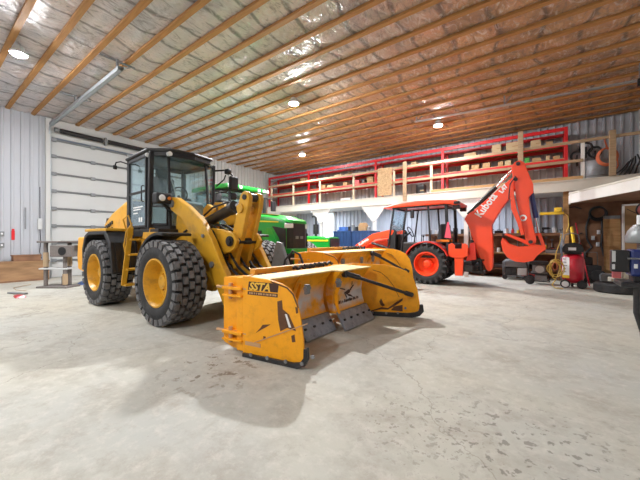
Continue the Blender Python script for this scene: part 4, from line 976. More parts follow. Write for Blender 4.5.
M(o).lathe([(.05, 0), (.09, 0), (.09, .004), (.05, .004)], (-.33, YK-.204, 1.95), (0, 1, 0), 20, True).build('dipper_emblem', 'wht', do)
M(o).prism([(-.62, 2.96), (-.55, 3.0), (-.53, 2.6), (-.47, 2.2), (-.36, 1.85), (-.30, 1.5), (-.37, 1.48), (-.46, 1.82), (-.60, 2.2), (-.62, 2.6)], YK-.27, YK-.22).build('side_link', 'kub', do, bevel=.01)
pn = M(o)
for x, z in ((-.50, 3.02), (-.44, 3.44), (-.16, 1.30)): pn.cyl((x, YK-.24, z), (x, YK+.20, z), .05, n=12)
pn.build('pivot_pin', 'blacksteel', do)
c = M(o).cyl((-1.72, YK, 2.12), (-.98, YK, 2.88), .06).build('dipper_cylinder', 'blacksteel', kt, smooth=True)
M(o).cyl((-1.0, YK, 2.86), (-.48, YK, 3.42), .032).cyl((-1.62, YK-.08, 2.30), (-.60, YK-.08, 3.34), .016, n=6).build('cylinder_rod', 'chrome', c, smooth=True)
c = M(o).cyl((-1.50, YK, .75), (-1.62, YK, 1.35), .055).build('boom_cylinder', 'blacksteel', kt, smooth=True)
M(o).cyl((-1.62, YK, 1.3), (-1.72, YK, 1.98), .03).build('cylinder_rod', 'chrome', c, smooth=True)
c = M(o).cyl((-.16, YK, 2.72), (-.04, YK, 1.95), .06).build('bucket_cylinder', 'bluemachine', kt, smooth=True)
M(o).cyl((-.04, YK, 1.97), (.04, YK, 1.45), .03).build('cylinder_rod', 'chrome', c, smooth=True)
M(o).prism([(-.02, 1.52), (.06, 1.54), (.17, 1.16), (.10, 1.12)], YK-.12, YK-.08).prism([(-.02, 1.52), (.06, 1.54), (.17, 1.16), (.10, 1.12)], YK+.06, YK+.10).bar((-.2, YK, 1.5), (.02, YK, 1.5), .04, .08).build('bucket_link', 'kub', kt, bevel=.008)
oc = [(-.80, 1.40), (-.84, 1.30), (-.80, 1.06), (-.70, .88), (-.52, .76), (-.30, .74), (-.10, .80), (.0, .95), (.08, 1.02), (.20, 1.14), (.16, 1.20), (-.05, 1.24), (-.16, 1.30), (-.24, 1.22)]
inn = [(-.22, 1.14), (-.14, 1.0), (-.16, .88), (-.32, .82), (-.50, .84), (-.66, .95), (-.76, 1.14)]
bk = M(o).prism([(-.80, 1.42), (-.84, 1.30), (-.80, 1.06), (-.70, .88), (-.52, .76), (-.30, .74), (-.10, .80), (.0, .95), (.02, 1.1), (-.04, 1.1), (-.06, .98), (-.13, .86), (-.30, .80), (-.50, .82), (-.65, .93), (-.74, 1.10), (-.78, 1.3)], YK-.25, YK+.25)
side = [(-.80, 1.42), (-.84, 1.30), (-.80, 1.06), (-.70, .88), (-.52, .76), (-.30, .74), (-.10, .80), (.0, .95), (.18, 1.12), (.14, 1.2), (-.02, 1.22), (-.2, 1.18), (-.45, 1.16), (-.66, 1.24)]
bk.prism(side, YK-.27, YK-.24).prism(side, YK+.24, YK+.27)
bko = bk.build('backhoe_bucket', 'kub', kt, bevel=.008)
M(o).prism([(-.78, 1.50), (-.70, 1.54), (-.35, 1.38), (.02, 1.2), (.0, 1.12), (-.2, 1.2), (-.5, 1.36)], YK-.12, YK-.06).prism([(-.78, 1.50), (-.70, 1.54), (-.35, 1.38), (.02, 1.2), (.0, 1.12), (-.2, 1.2), (-.5, 1.36)], YK+.04, YK+.1).build('bucket_thumb', 'kub', kt, bevel=.008)
tt = M(o)
for k in range(4): tt.ob((-.80, YK-.2+.13*k, 1.46), (.012, 0, -.0), (0, .03, 0), (-.0, 0, .07))
tt.build('bucket_tooth', 'blacksteel', bko, bevel=.006)
hs = M(o)
for k in range(4):
    hs.tube([(-1.8, YK-.1+.06*k, .9), (-1.5-.03*k, YK-.1+.06*k, 1.1), (-1.4, YK-.06+.05*k, .95), (-1.30, YK-.03+.03*k, 1.1)], .016, 6)
hs.tube([(-.66, YK-.2, 2.5), (-.62, YK-.27, 2.9), (-.5, YK-.25, 3.1)], .016, 6)
hs.build('hydraulic_hose', 'hose', kt, smooth=True)

# ================================================================ mezzanine
MX0, MY = -12.35, 12.0
dk = M().bx(MX0, XR, MY+.06, YB, 3.10, 3.18)
dk.bx(-13.8, MX0-.05, 12.95, YB, 2.90, 3.18)
struct('floor_mezzanine', dk, 'pine')
struct('trim_mezzanine_front', M().bx(MX0, XR, MY, MY+.06, 2.86, 3.20).bx(MX0, XR, MY-.02, MY+.1, 3.18, 3.205), 'cream')
struct('trim_mezzanine_end', M().bx(MX0-.05, MX0, MY, YB, 2.86, 3.20), 'cream')
jb = M()
struct('ceiling_mezzanine', M().bx(MX0, XR, MY+.06, YB, 2.98, 3.10), 'white')
for x in (xa(374, 12.1), xa(321, 12.1), xa(273, 12.1), xa(466, 12.1)):
    t = thing('support_post', 'white post with triangular gusset holding up the mezzanine', 'post', (x, 12.16, 0), 0, 'white posts under the mezzanine front')
    ox = t.location
    M(ox).bx(x-.07, x+.07, 12.09, 12.23, 0, 2.98).build('post', 'white', t, bevel=.008)
    M(ox).prism([(x-.62, 2.86), (x+.62, 2.86), (x+.09, 2.18), (x-.09, 2.18)], 12.05, 12.09).build('gusset', 'white', t, bevel=.004)
w = M().bx(xa(322, 14.45), xa(334, 14.45), 14.40, 14.44, 1.5, 2.9)
struct('window_1', w, 'window')  # white board on the back wall, its brightness added as emission
x0, x1 = xa(322, 14.45), xa(334, 14.45)
struct('trim_window', M().bx(x0-.08, x0, 14.36, 14.46, 1.42, 2.98).bx(x1, x1+.08, 14.36, 14.46, 1.42, 2.98).bx(x0, x1, 14.36, 14.46, 1.42, 1.5).bx(x0, x1, 14.36, 14.46, 2.9, 2.98), 'white')
for i, x in enumerate((-9.6, -5.6, -2.2)):
    t = thing('tube_lamp', ['tube lamp under the mezzanine above the green tractor', 'tube lamp under the mezzanine above the blue crates', 'tube lamp under the mezzanine behind the orange canopy', 'tube lamp under the mezzanine above the workbench'][i], 'lamp', (x, 13.2, 2.94), 0, 'tube lamps under the mezzanine')
    ox = t.location
    M(ox).bx(x-.62, x+.62, 13.13, 13.27, 2.92, 2.98).build('housing', 'white', t, bevel=.006)
    M(ox).cyl((x-.6, 13.2, 2.905), (x+.6, 13.2, 2.905), .016, n=8).build('tube', 'tube', t)
    l = bpy.data.lights.new('tube_light', 'AREA'); l.shape = 'RECTANGLE'; l.size = 1.2; l.size_y = .06; l.energy = 130 if i < 3 else 45; l.color = (.74, .84, 1.0)
    lo = bpy.data.objects.new('tube_light', l); C.objects.link(lo); lo.location = (x, 13.2, 2.88)

# guard rail
rl = thing('guard_rail', 'pale wooden guard rail along the front edge of the mezzanine', 'railing', ((MX0+XR)/2, MY+.03, 3.2))
ox = rl.location
M(ox).bx(MX0, xa(642, 12), MY-.02, MY+.02, 4.30, 4.39).build('top_rail', 'rail', rl, bevel=.005)
M(ox).bx(MX0, xa(583, 12), MY-.02, MY+.02, 3.72, 3.81).build('middle_rail', 'rail', rl, bevel=.005)
M(ox).bx(xa(431, 12), xa(583, 12), MY-.015, MY+.02, 3.205, 3.30).build('toe_board', 'pine', rl, bevel=.005)
for px in (271, 292.8, 319.5, 353.2, 393.5, 431, 583):
    x = xa(px, 12); M(ox).bx(x-.045, x+.045, MY+.02, MY+.07, 3.2, 4.39).build('post', 'tanpost' if px < 500 else 'white', rl, bevel=.005)
for px, z0, z1 in ((405, 2.95, 4.55), (520.7, 3.2, 4.95), (612.3, 3.2, 4.52)):
    x = xa(px, 12); M(ox).bx(x-.075, x+.075, MY-.07, MY-.02, z0, z1).build('tall_post', 'rail', rl, bevel=.006)
xo0, xo1 = xa(378, 12), xa(392, 12)
tag(M(((xo0+xo1)/2, MY-.04, 3.25)).bx(xo0, xo1, MY-.05, MY-.03, 3.24, 4.42).build('strand_board_panel', 'osb'), 'square strand board panel fixed to the guard rail above the orange tractor', 'board')

# pallet rack on the mezzanine
RY0, RY1 = 13.4, 14.2
rk = thing('pallet_rack', 'long red pallet rack on the mezzanine against the back wall', 'rack', (-6.4, 13.8, 3.18))
ox = rk.location
ups = [-13.66]+[xa(p, RY0) for p in (308.8, 375.8, 442.7, 566)]
for x in ups:
    u = M(ox)
    for y in (RY0, RY1): u.bx(x-.05, x+.05, y-.04, y+.04, 3.18, 5.26)
    for k in range(4): u.bar((x, RY0, 3.4+.45*k), (x, RY1, 3.4+.45*(k+1) if k % 2 else 3.4+.45*k), .04, .03)
    u.build('upright', 'rackred', rk, bevel=.006)
LV = (4.05, 4.60, 5.14)
for a, bb in zip(ups, ups[1:]):
    for z in LV:
        M(ox).bx(a+.05, bb-.05, RY0-.03, RY0+.03, z, z+.12).bx(a+.05, bb-.05, RY1-.03, RY1+.03, z, z+.12).build('beam', 'rackred', rk, bevel=.006)
    for z in LV[:2]:
        M(ox).bx(a+.06, bb-.06, RY0-.02, RY1, z+.12, z+.14).build('shelf_board', 'pine', rk)

ORD = ['first', 'second', 'third', 'fourth', 'fifth', 'sixth', 'seventh', 'eighth', 'ninth', 'tenth', 'eleventh', 'twelfth', 'thirteenth', 'fourteenth', 'fifteenth', 'sixteenth', 'seventeenth', 'eighteenth', 'nineteenth', 'twentieth']
def carton(px0, px1, z, hgt, m, label, y=13.5, dpt=.35, grp='cartons on the red rack', name='cardboard_box', cat='box'):
    x0, x1 = xa(px0, y), xa(px1, y); cx = (x0+x1)/2
    t = thing(name, label, cat, (cx, y+dpt/2, z), 0, grp); ox = t.location
    M(ox).bx(x0, x1, y, y+dpt, z, z+hgt).build('carton', m, t, bevel=.006)
    M(ox).bx(x0, x1, y+dpt*.42, y+dpt*.58, z+hgt, z+hgt+.004).bx(cx-.0, x1, y-.003, y, z+hgt*.45, z+hgt*.55).build('tape', 'card2' if m == 'card' else 'card', t)
zl, zm, zd = LV[0]+.141, LV[1]+.141, 3.181
for i, (a, bb, hh, m) in enumerate([(321, 325, .2, 'card'), (327, 333, .15, 'card2'), (343, 347, .18, 'card'), (354, 359, .22, 'compred'), (361.5, 364.5, .2, 'black'), (367, 373, .3, 'card'), (381.5, 385, .2, 'card'), (461, 469, .24, 'card2'), (471.5, 479, .2, 'card'), (482.5, 490, .22, 'card'), (498, 503, .2, 'card'), (505, 511, .2, 'card2'), (524.5, 529.5, .2, 'green'), (532, 541, .16, 'card'), (546, 550, .18, 'card2'), (553, 560, .14, 'card')]):
    carton(a, bb, zl, hh, m, '%s box from the left on the lower shelf of the red rack' % ORD[i], grp='boxes on the lower rack shelf')
for i, (a, bb, hh, m) in enumerate([(300, 305, .2, 'card'), (334, 341, .1, 'card2'), (411, 416, .16, 'card2'), (464, 476, .16, 'card2'), (492, 501, .33, 'card2'), (506, 518.5, .32, 'card2'), (530.5, 541, .26, 'card2'), (546, 553, .14, 'card')]):
    carton(a, bb, zm, hh, m, '%s box from the left on the upper shelf of the red rack' % ORD[i], grp='boxes on the upper rack shelf')
for i, (a, bb, hh, m) in enumerate([(340.5, 350.5, .24, 'label'), (399, 403, .15, 'card'), (409, 414, .15, 'card2'), (416, 424, .5, 'black')]):
    carton(a, bb, zd, hh, m, ['long white box on the mezzanine deck left of the strand board panel', 'small brown box on the mezzanine deck beside the tall wooden post', 'pale box on the mezzanine deck right of the tall wooden post', 'big dark box on the mezzanine deck behind the rail'][i], y=12.7, grp='boxes on the mezzanine deck')
# long bits lying on the rack top
tag(M((xa(345, 14.05), 14.05, LV[1]+.15)).bar((xa(333, 14.05), 14.05, zm+.02), (xa(352, 14.05), 14.08, zm+.24), .12, .03).build('wooden_plank', 'pine'), 'loose plank propped at a slant on the upper rack shelf, left part', 'plank')
# items at the right end of the mezzanine
x = xa(608, 12.7)
hc = M((x, 12.7, 3.9))
for k in range(5): hc.tube([(x+(.20+.012*k)*math.cos(t), 12.72+.03*k, 3.95+(.24+.01*k)*math.sin(t)) for t in [i*2*PI/24 for i in range(24)]], .017, 6, closed=True)
hc.tube([(x+.2, 12.7, 3.9), (x+.22, 12.68, 3.6), (x+.1, 12.66, 3.35), (x+.12, 12.66, 3.22)], .017, 6)
hc.tube([(x, 12.72, 4.15), (x-.1, 12.5, 4.38), (x-.12, 12.1, 4.40)], .02, 6)
tag(hc.build('hose_coil', 'ohose', smooth=True), 'coiled orange hose hanging at the right end of the mezzanine', 'hose')
x = xa(597, 13.6)
bn = thing('storage_drum', 'dark drum standing on the mezzanine deck at right, behind the rail', 'drum', (x, 13.7, 3.18)); ox = bn.location
M(ox).lathe([(0, 0), (.34, 0), (.36, .02), (.36, .3), (.375, .32), (.36, .34), (.36, .8), (.37, .82), (.35, .84), (0, .83)], (x, 13.7, 3.18), (0, 0, 1), 24).build('body', 'grey', bn, smooth=True)
M(ox).cyl((x+.1, 13.6, 4.0), (x+.1, 13.6, 4.04), .05).build('bung', 'black', bn)
x = xa(610, 13.4)
cb2 = M((x, 13.4, 3.18))
for k in range(5): cb2.tube([(x-.1+.14*k, 13.3, 3.2), (x+.1+.12*k, 13.3+.05*k, 3.45), (x+.3+.1*k, 13.5, 3.62+.06*k), (x+.5+.05*k, 13.8, 3.9+.05*k)], .022, 6)
tag(cb2.build('cable_bundle', 'hose', smooth=True), 'bundle of black cables on the mezzanine deck at the far right', 'cable')
for i, (px, z, y) in enumerate(((577, 4.45, 13.9), (586, 4.7, 13.9), (595, 4.55, 14.0))):
    x = xa(px, y); t = thing('wall_tool', '%s dark machine part hanging on the mezzanine back wall right of the rack' % ORD[i], 'tool', (x, y, z-.25), 0, 'dark parts right of the rack'); ox = t.location
    M(ox).cyl((x, y, z-.15), (x, y+.48, z-.15), .02, n=6).tube([(x+.16*math.cos(a), y, z-.15+.18*math.sin(a)) for a in [i2*2*PI/18 for i2 in range(18)]], .035, 6, closed=True).build('ring', 'black', t, smooth=True)
    M(ox).bx(x-.03, x+.03, y-.02, y+.04, z-.5, z-.1).build('handle', 'blacksteel', t, bevel=.01)
# ================================================================ blue crates under the mezzanine
for i, (x, z, lab) in enumerate(((-6.87, .0, 'blue crate at the bottom of the left stack behind the orange loader arm'), (-6.87, .87, 'blue crate on top of the left stack, carrying the blue lid'),
                                 (-5.95, .0, 'blue crate at the bottom of the right stack behind the orange loader arm'), (-5.95, .87, 'blue crate on top of the right stack, carrying the brown box'))):
    t = thing('storage_crate', lab, 'crate', (x, 11.5, z), 0, 'blue crates under the mezzanine'); ox = t.location
    b_ = M(ox).bx(x-.44, x+.44, 11.08, 11.92, z+.10, z+.14)
    for dx in (-.40, 0, .40): b_.bx(x+dx-.04, x+dx+.04, 11.08, 11.92, z, z+.10)
    b_.build('base', 'bluebin', t, bevel=.008)
    w = M(ox).bx(x-.44, x+.44, 11.07, 11.10, z+.14, z+.86).bx(x-.44, x+.44, 11.90, 11.93, z+.14, z+.86).bx(x-.44, x-.41, 11.1, 11.9, z+.14, z+.86).bx(x+.41, x+.44, 11.1, 11.9, z+.14, z+.86)
    for k in range(6): w.bx(x-.38+.15*k-.012, x-.38+.15*k+.012, 11.045, 11.07, z+.14, z+.84)
    for zz in (.2, .42, .64): w.bx(x-.42, x+.42, 11.05, 11.07, z+zz, z+zz+.025)
    w.build('wall', 'bluebin', t, bevel=.005)
    M(ox).bx(x-.455, x+.455, 11.04, 11.96, z+.82, z+.866).build('rim', 'bluebin', t, bevel=.008)
tag(M((-6.9, 11.5, 1.737)).bx(-7.2, -6.75, 11.2, 11.8, 1.737, 1.80).bx(-7.15, -6.8, 11.25, 11.75, 1.80, 1.93).build('crate_lid', 'bluelid', bevel=.02), 'bright blue plastic lid on the left blue crate', 'lid')
tag(M((-6.05, 11.5, 1.737)).prism([(-6.2, 1.737), (-6.2, 1.98), (-6.12, 2.08), (-5.92, 2.08), (-5.86, 1.96), (-5.84, 1.737)], 11.3, 11.6).build('paper_sack', 'card', bevel=.03), 'brown paper sack standing on the right blue crate', 'sack')
for i, (x, r, h) in enumerate(((-6.66, .06, .2), (-6.48, .08, .26), (-6.30, .07, .18), (-5.72, .07, .16))):
    t = thing('small_can', '%s dark can from the left on top of the blue crates' % ORD[i], 'can', (x, 11.35, 1.737), 0, 'cans on the blue crates'); ox = t.location
    M(ox).cyl((x, 11.35, 1.737), (x, 11.35, 1.737+h), r, n=12).build('can_body', 'grey' if i % 2 else 'black', t, smooth=True)
    M(ox).cyl((x, 11.35, 1.737+h), (x, 11.35, 1.737+h+.03), r*.5, n=10).build('cap', 'lgrey', t, smooth=True)

# ================================================================ workbench with shelf
BX0, BX1, BY0, BY1 = -3.9, .62, 12.75, 13.5
wb = thing('workbench', 'long brown workbench with a back board and shelf, behind the backhoe bucket', 'workbench', ((BX0+BX1)/2, 13.1, 0)); ox = wb.location
M(ox).bx(BX0, BX1, BY0, BY1, .84, .90).build('worktop', 'ply', wb, bevel=.006)
M(ox).bx(BX0, BX1, BY0+.08, BY1, .28, .32).build('lower_shelf', 'oldply', wb, bevel=.004)
M(ox).bx(BX0, BX1, BY1-.005, BY1+.02, .0, 1.54).build('back_board', 'oldply', wb)
M(ox).bx(BX0, BX1, BY1-.42, BY1, 1.54, 1.59).bx(BX0, BX1, BY1-.44, BY1-.42, 1.50, 1.60).build('upper_shelf', 'oldply', wb, bevel=.004)
for x in (BX0+.06, BX0+1.1, BX0+2.2, BX0+3.3, BX1-.06):
    for y in (BY0+.06, BY1-.06):
        M(ox).bx(x-.045, x+.045, y-.045, y+.045, 0, .84).build('leg', 'oldply', wb, bevel=.004)
rnd = random.Random(3)
COL = {'black': 'black', 'grey': 'grey', 'rackred': 'red', 'yellow': 'yellow', 'blacksteel': 'dark steel', 'lgrey': 'light grey', 'card': 'brown', 'bluelid': 'blue', 'beige': 'beige', 'green': 'green'}
def gadget(kind, x, y, z, m, label, s, grp):
    t = thing(kind, label, {'drill': 'power tool', 'toolbox': 'toolbox', 'tin': 'tin', 'bottle': 'bottle', 'bench_vise': 'vise', 'grease_gun': 'tool', 'bucket': 'bucket', 'tool_case': 'case'}[kind], (x, y, z), 0, grp)
    ox = t.location
    if kind == 'tin':
        M(ox).cyl((x, y, z), (x, y, z+s*1.3), s*.5, n=14).build('tin_body', m, t, smooth=True); M(ox).cyl((x, y, z+s*1.3), (x, y, z+s*1.38), s*.53, n=14).build('lid', 'lgrey', t)
    elif kind == 'bottle':
        M(ox).lathe([(0, 0), (s*.38, 0), (s*.4, s*.05), (s*.4, s*1.1), (s*.15, s*1.4), (s*.14, s*1.6), (0, s*1.6)], (x, y, z), (0, 0, 1), 14).build('bottle_body', m, t, smooth=True)
        M(ox).cyl((x, y, z+s*1.6), (x, y, z+s*1.75), s*.17, n=10).build('cap', 'black', t)
    elif kind in ('toolbox', 'tool_case'):
        M(ox).bx(x-s, x+s, y-s*.5, y+s*.5, z, z+s*.8).build('case_body', m, t, bevel=.012)
        M(ox).bx(x-s*1.02, x+s*1.02, y-s*.52, y+s*.52, z+s*.62, z+s*.82).build('lid', 'blacksteel' if m != 'blacksteel' else 'grey', t, bevel=.01)
        M(ox).tube([(x-s*.4, y, z+s*.8), (x-s*.4, y, z+s*1.05), (x+s*.4, y, z+s*1.05), (x+s*.4, y, z+s*.8)], .012, 6).build('handle', 'black', t)
    elif kind == 'drill':
        M(ox).cyl((x-s*.7, y, z+s*.95), (x+s*.4, y, z+s*.95), s*.24, n=12).bar((x-s*.4, y, z+s*.9), (x-s*.55, y, z+s*.2), s*.26, s*.26, (0, 1, 0)).build('drill_body', m, t, bevel=.008)
        M(ox).cyl((x+s*.4, y, z+s*.95), (x+s*.72, y, z+s*.95), s*.15, s*.08, n=10).build('chuck', 'blacksteel', t)
        M(ox).bx(x-s*.85, x-s*.25, y-s*.2, y+s*.2, z, z+s*.25).build('battery', 'black', t, bevel=.008)
    elif kind == 'bench_vise':
        M(ox).bx(x-s*.6, x+s*.6, y-s*.3, y+s*.3, z, z+s*.3).bx(x-s*.25, x+s*.25, y-s*.25, y+s*.25, z+s*.3, z+s*.6).bx(x-s*.3, x+s*.2, y-s*.4, y+s*.4, z+s*.6, z+s*1.0).build('vise_body', m, t, bevel=.012)
        M(ox).bx(x+s*.3, x+s*.5, y-s*.4, y+s*.4, z+s*.6, z+s*1.0).cyl((x+s*.2, y, z+s*.7), (x+s*.9, y, z+s*.7), s*.08, n=8).build('jaw', 'grey', t, bevel=.008)
    elif kind == 'grease_gun':
        M(ox).cyl((x-s, y, z+s*.2), (x+s*.5, y, z+s*.2), s*.2, n=12).build('barrel', m, t, smooth=True)
        M(ox).bar((x+s*.5, y, z+s*.25), (x-s*.2, y, z+s*.65), s*.08, s*.08).build('lever', 'blacksteel', t)
        M(ox).tube([(x+s*.5, y, z+s*.2), (x+s*.9, y-.02, z+s*.3), (x+s*1.2, y-.05, z+s*.05)], s*.06, 6).build('hose', 'hose', t)
    elif kind == 'bucket':
        M(ox).lathe([(0, 0), (s*.55, 0), (s*.68, s*1.2), (s*.7, s*1.2), (s*.64, s*1.18), (s*.52, s*.05), (0, s*.05)], (x, y, z), (0, 0, 1), 18).build('bucket_body', m, t, smooth=True)
        M(ox).tube([(x-s*.68, y, z+s*1.15), (x-s*.4, y-s*.5, z+s*.9), (x+s*.4, y-s*.5, z+s*.9), (x+s*.68, y, z+s*1.15)], .008, 5).build('handle', 'grey', t)
    return t
def row(zone, z, y, items, x0, grp):
    x = x0
    for i, (kd, m, s, gap) in enumerate(items):
        x += gap+s*(.9 if kd in ('toolbox', 'tool_case', 'grease_gun') else .6)
        gadget(kd, x, y+rnd.uniform(-.05, .05), z, m, '%s %s, %s from left %s' % (COL[m], kd.replace('_', ' '), ORD[i], zone), s, grp)
        x += s*(1.05 if kd in ('toolbox', 'tool_case') else 1.2 if kd == 'grease_gun' else .75)
row('on the upper shelf over the workbench', 1.591, 13.28, [('tin', 'grey', .14, .02), ('tin', 'lgrey', .13, .05), ('drill', 'black', .17, .05), ('toolbox', 'black', .15, .03), ('bottle', 'grey', .13, .04), ('tin', 'black', .15, .04), ('tool_case', 'blacksteel', .17, .03), ('bottle', 'lgrey', .12, .04), ('tin', 'rackred', .1, .04), ('drill', 'blacksteel', .17, .02), ('tool_case', 'black', .14, .03), ('tin', 'lgrey', .14, .02), ('bottle', 'rackred', .12, .02), ('tin', 'yellow', .1, .02), ('toolbox', 'black', .18, .03), ('tin', 'grey', .15, .03), ('drill', 'black', .18, .03), ('tin', 'lgrey', .14, .02), ('toolbox', 'grey', .15, .03)], BX0+.05, 'tools and tins on the upper shelf')
row('on the workbench top', .901, 13.05, [('toolbox', 'rackred', .17, .02), ('drill', 'black', .18, .05), ('tin', 'card', .12, .04), ('bench_vise', 'grey', .2, .10), ('tool_case', 'black', .17, .09), ('grease_gun', 'blacksteel', .16, .02), ('bottle', 'black', .14, .03), ('drill', 'blacksteel', .18, .08), ('tin', 'lgrey', .12, .05), ('tool_case', 'blacksteel', .14, .06), ('toolbox', 'black', .2, .04), ('drill', 'black', .2, .04), ('tin', 'grey', .14, .03), ('tool_case', 'grey', .18, .04)], BX0+.05, 'tools on the workbench top')
row('on the low shelf under the workbench', .321, 13.15, [('bucket', 'black', .2, .05), ('toolbox', 'blacksteel', .2, .06), ('tin', 'grey', .2, .05), ('bucket', 'lgrey', .18, .06), ('toolbox', 'black', .2, .06), ('tin', 'black', .18, .05), ('bucket', 'grey', .18, .05), ('toolbox', 'grey', .2, .05), ('bucket', 'black', .2, .05), ('tin', 'blacksteel', .2, .05), ('toolbox', 'black', .2, .05)], BX0+.1, 'buckets and boxes under the workbench')
for i in range(7):     # hand tools hung on the back board
    x = -.62+.17*i; z = .99+.04*(i % 3)
    t = thing('hand_tool', '%s hand tool from the left hanging on the back board above the workbench' % ORD[i], 'hand tool', (x, 13.44, z), 0, 'hand tools on the back board'); ox = t.location
    M(ox).bx(x-.012, x+.012, 13.445, 13.47, z+.05, z+.38).bx(x-.04, x+.04, 13.44, 13.47, z+.34, z+.40).build('shank', 'grey', t, bevel=.003)
    M(ox).cyl((x, 13.455, z-.04), (x, 13.455, z+.1), .02, n=8).build('handle', ('compred', 'black', 'yellow')[i % 3], t, smooth=True)

# ================================================================ machines on the floor in front of the bench
def caster(mb, x, y, r=.05): mb.cyl((x, y-.02, r), (x, y+.02, r), r, n=12)
x, y = -.62, 12.35
gn = thing('portable_generator', 'grey portable generator on small wheels below the backhoe bucket', 'generator', (x, y, 0)); ox = gn.location
f = M(ox)
for dy in (-.22, .22): f.tube([(x-.36, y+dy, .12), (x-.36, y+dy, .60), (x-.30, y+dy, .66), (x+.30, y+dy, .66), (x+.36, y+dy, .60), (x+.36, y+dy, .12)], .018, 8, True)
fo = f.build('frame', 'grey', gn, smooth=True)
M(ox).bx(x-.32, x+.32, y-.2, y+.2, .42, .64).build('fuel_tank', 'grey', gn, bevel=.04)
M(ox).bx(x-.30, x+.02, y-.18, y+.18, .14, .40).cyl((x-.2, y-.24, .27), (x-.2, y-.16, .27), .10).build('engine', 'blacksteel', gn, bevel=.02)
M(ox).bx(x+.06, x+.32, y-.2, y+.18, .16, .40).build('control_panel', 'lgrey', gn, bevel=.015)
for dx in (-.3, .3): M(ox).cyl((x+dx, y-.27, .08), (x+dx, y-.22, .08), .08, n=14).build('wheel', 'rubber', gn, smooth=True)
x, y = -.28, 12.55
jk = thing('floor_jack', 'red floor jack with black handle right of the grey generator', 'jack', (x+.1, y, 0)); ox = jk.location
x += .1
M(ox).prism([(x-.28, .06), (x-.28, .18), (x-.05, .20), (x+.26, .16), (x+.26, .06)], y-.12, y-.08).prism([(x-.28, .06), (x-.28, .18), (x-.05, .20), (x+.26, .16), (x+.26, .06)], y+.08, y+.12).bx(x-.22, x+.2, y-.08, y+.08, .07, .15).build('frame', 'rackred', jk, bevel=.006)
M(ox).bar((x-.1, y, .15), (x+.24, y, .26), .08, .05).cyl((x+.24, y, .25), (x+.24, y, .30), .06, n=12).build('lift_arm', 'rackred', jk)
M(ox).cyl((x-.22, y, .15), (x-.30, y, 1.0), .018, n=8).build('handle', 'black', jk)
for dx, dy in ((-.24, -.12), (.22, -.12), (-.24, .12), (.22, .12)):
    M(ox).cyl((x+dx, y+dy-.02, .055), (x+dx, y+dy+.02, .055), .055, n=12).build('wheel', 'grey', jk)
x, y = .02, 11.45
pw = thing('pressure_washer', 'black and grey wheeled pressure washer left of the red compressor', 'pressure washer', (x, y, 0)); ox = pw.location
f = M(ox)
for dy in (-.2, .2): f.tube([(x-.30, y+dy, .10), (x+.26, y+dy, .10), (x+.28, y+dy, .30), (x-.24, y+dy, .34), (x-.34, y+dy, .75), (x-.38, y+dy, .86)], .017, 8)
f.bar((x-.38, y-.2, .86), (x-.38, y+.2, .86), .034, .034).bar((x-.3, y-.2, .1), (x-.3, y+.2, .1), .03, .03).bar((x+.26, y-.2, .1), (x+.26, y+.2, .1), .03, .03)
f.build('frame', 'blacksteel', pw, smooth=True)
M(ox).bx(x-.20, x+.22, y-.18, y+.18, .30, .36).bx(x-.16, x+.16, y-.16, y+.16, .36, .60).build('engine', 'grey', pw, bevel=.02)
M(ox).bx(x-.24, x+.24, y-.2, y+.2, .60, .70).build('engine_cover', 'black', pw, bevel=.03)
M(ox).cyl((x+.02, y-.22, .46), (x+.02, y-.16, .46), .11, n=18).build('pull_starter', 'lgrey', pw)
M(ox).bx(x-.1, x+.2, y-.2, y+.1, .12, .28).build('pump', 'grey', pw, bevel=.02)
for dy in (-.27, .27): M(ox).cyl((x-.22, y+dy-.03, .12), (x-.22, y+dy+.03, .12), .12, n=18).cyl((x-.22, y+dy-.04, .12), (x-.22, y+dy+.04, .12), .04, n=10).build('wheel', 'rubber', pw)
# compressor
x, y = .80, 11.15
ac = thing('air_compressor', 'red upright air compressor with black pump and white label', 'compressor', (x, y, 0)); ox = ac.location
tk_ = M(ox).lathe([(0, .12), (.12, .13), (.22, .19), (.255, .28), (.255, .80), (.22, .89), (.12, .95), (0, .96)], (x, y, 0), (0, 0, 1), 30).build('tank', 'compred', ac, smooth=True)
lb = M(ox)
R_ = .258; a0, a1 = R(205), R(250)
for zz0, zz1 in ((.36, .86),):
    lb.loft([[(x+R_*math.cos(a0+(a1-a0)*i/8), y+R_*math.sin(a0+(a1-a0)*i/8), z) for i in range(9)] for z in (zz0, zz1)], closed=False)
lb.build('label_plate', 'label', tk_)
lb = M(ox).loft([[(x+.260*math.cos(a0+(a1-a0)*i/8), y+.260*math.sin(a0+(a1-a0)*i/8), z) for i in range(9)] for z in (.28, .36)], closed=False)
lb.build('yellow_band', 'yellow', tk_)
lb = M(ox)
for k in range(5):
    z = .80-.09*k; q0, q1 = a0+.12, a0+.45+.07*(k % 3)
    lb.loft([[(x+.2605*math.cos(q0+(q1-q0)*i/4), y+.2605*math.sin(q0+(q1-q0)*i/4), z+dz) for i in range(5)] for dz in (0, .02)], closed=False)
lb.build('label_print', 'grey', tk_)
M(ox).bx(x-.20, x+.20, y-.16, y+.16, .95, 1.0).cyl((x-.06, y-.15, 1.1), (x-.06, y+.15, 1.1), .13, n=20).bx(x+.02, x+.2, y-.13, y+.13, 1.0, 1.22).build('pump', 'black', ac, bevel=.025)
M(ox).prism([(x-.24, 1.0), (x-.25, 1.12), (x-.17, 1.25), (x+.02, 1.28), (x+.16, 1.24), (x+.23, 1.10), (x+.22, 1.0)], y-.2, y-.12).build('shroud', 'black', ac, bevel=.02)
M(ox).bx(x-.11, x+.06, y-.208, y-.2, 1.06, 1.14).build('shroud_label', 'label', ac)
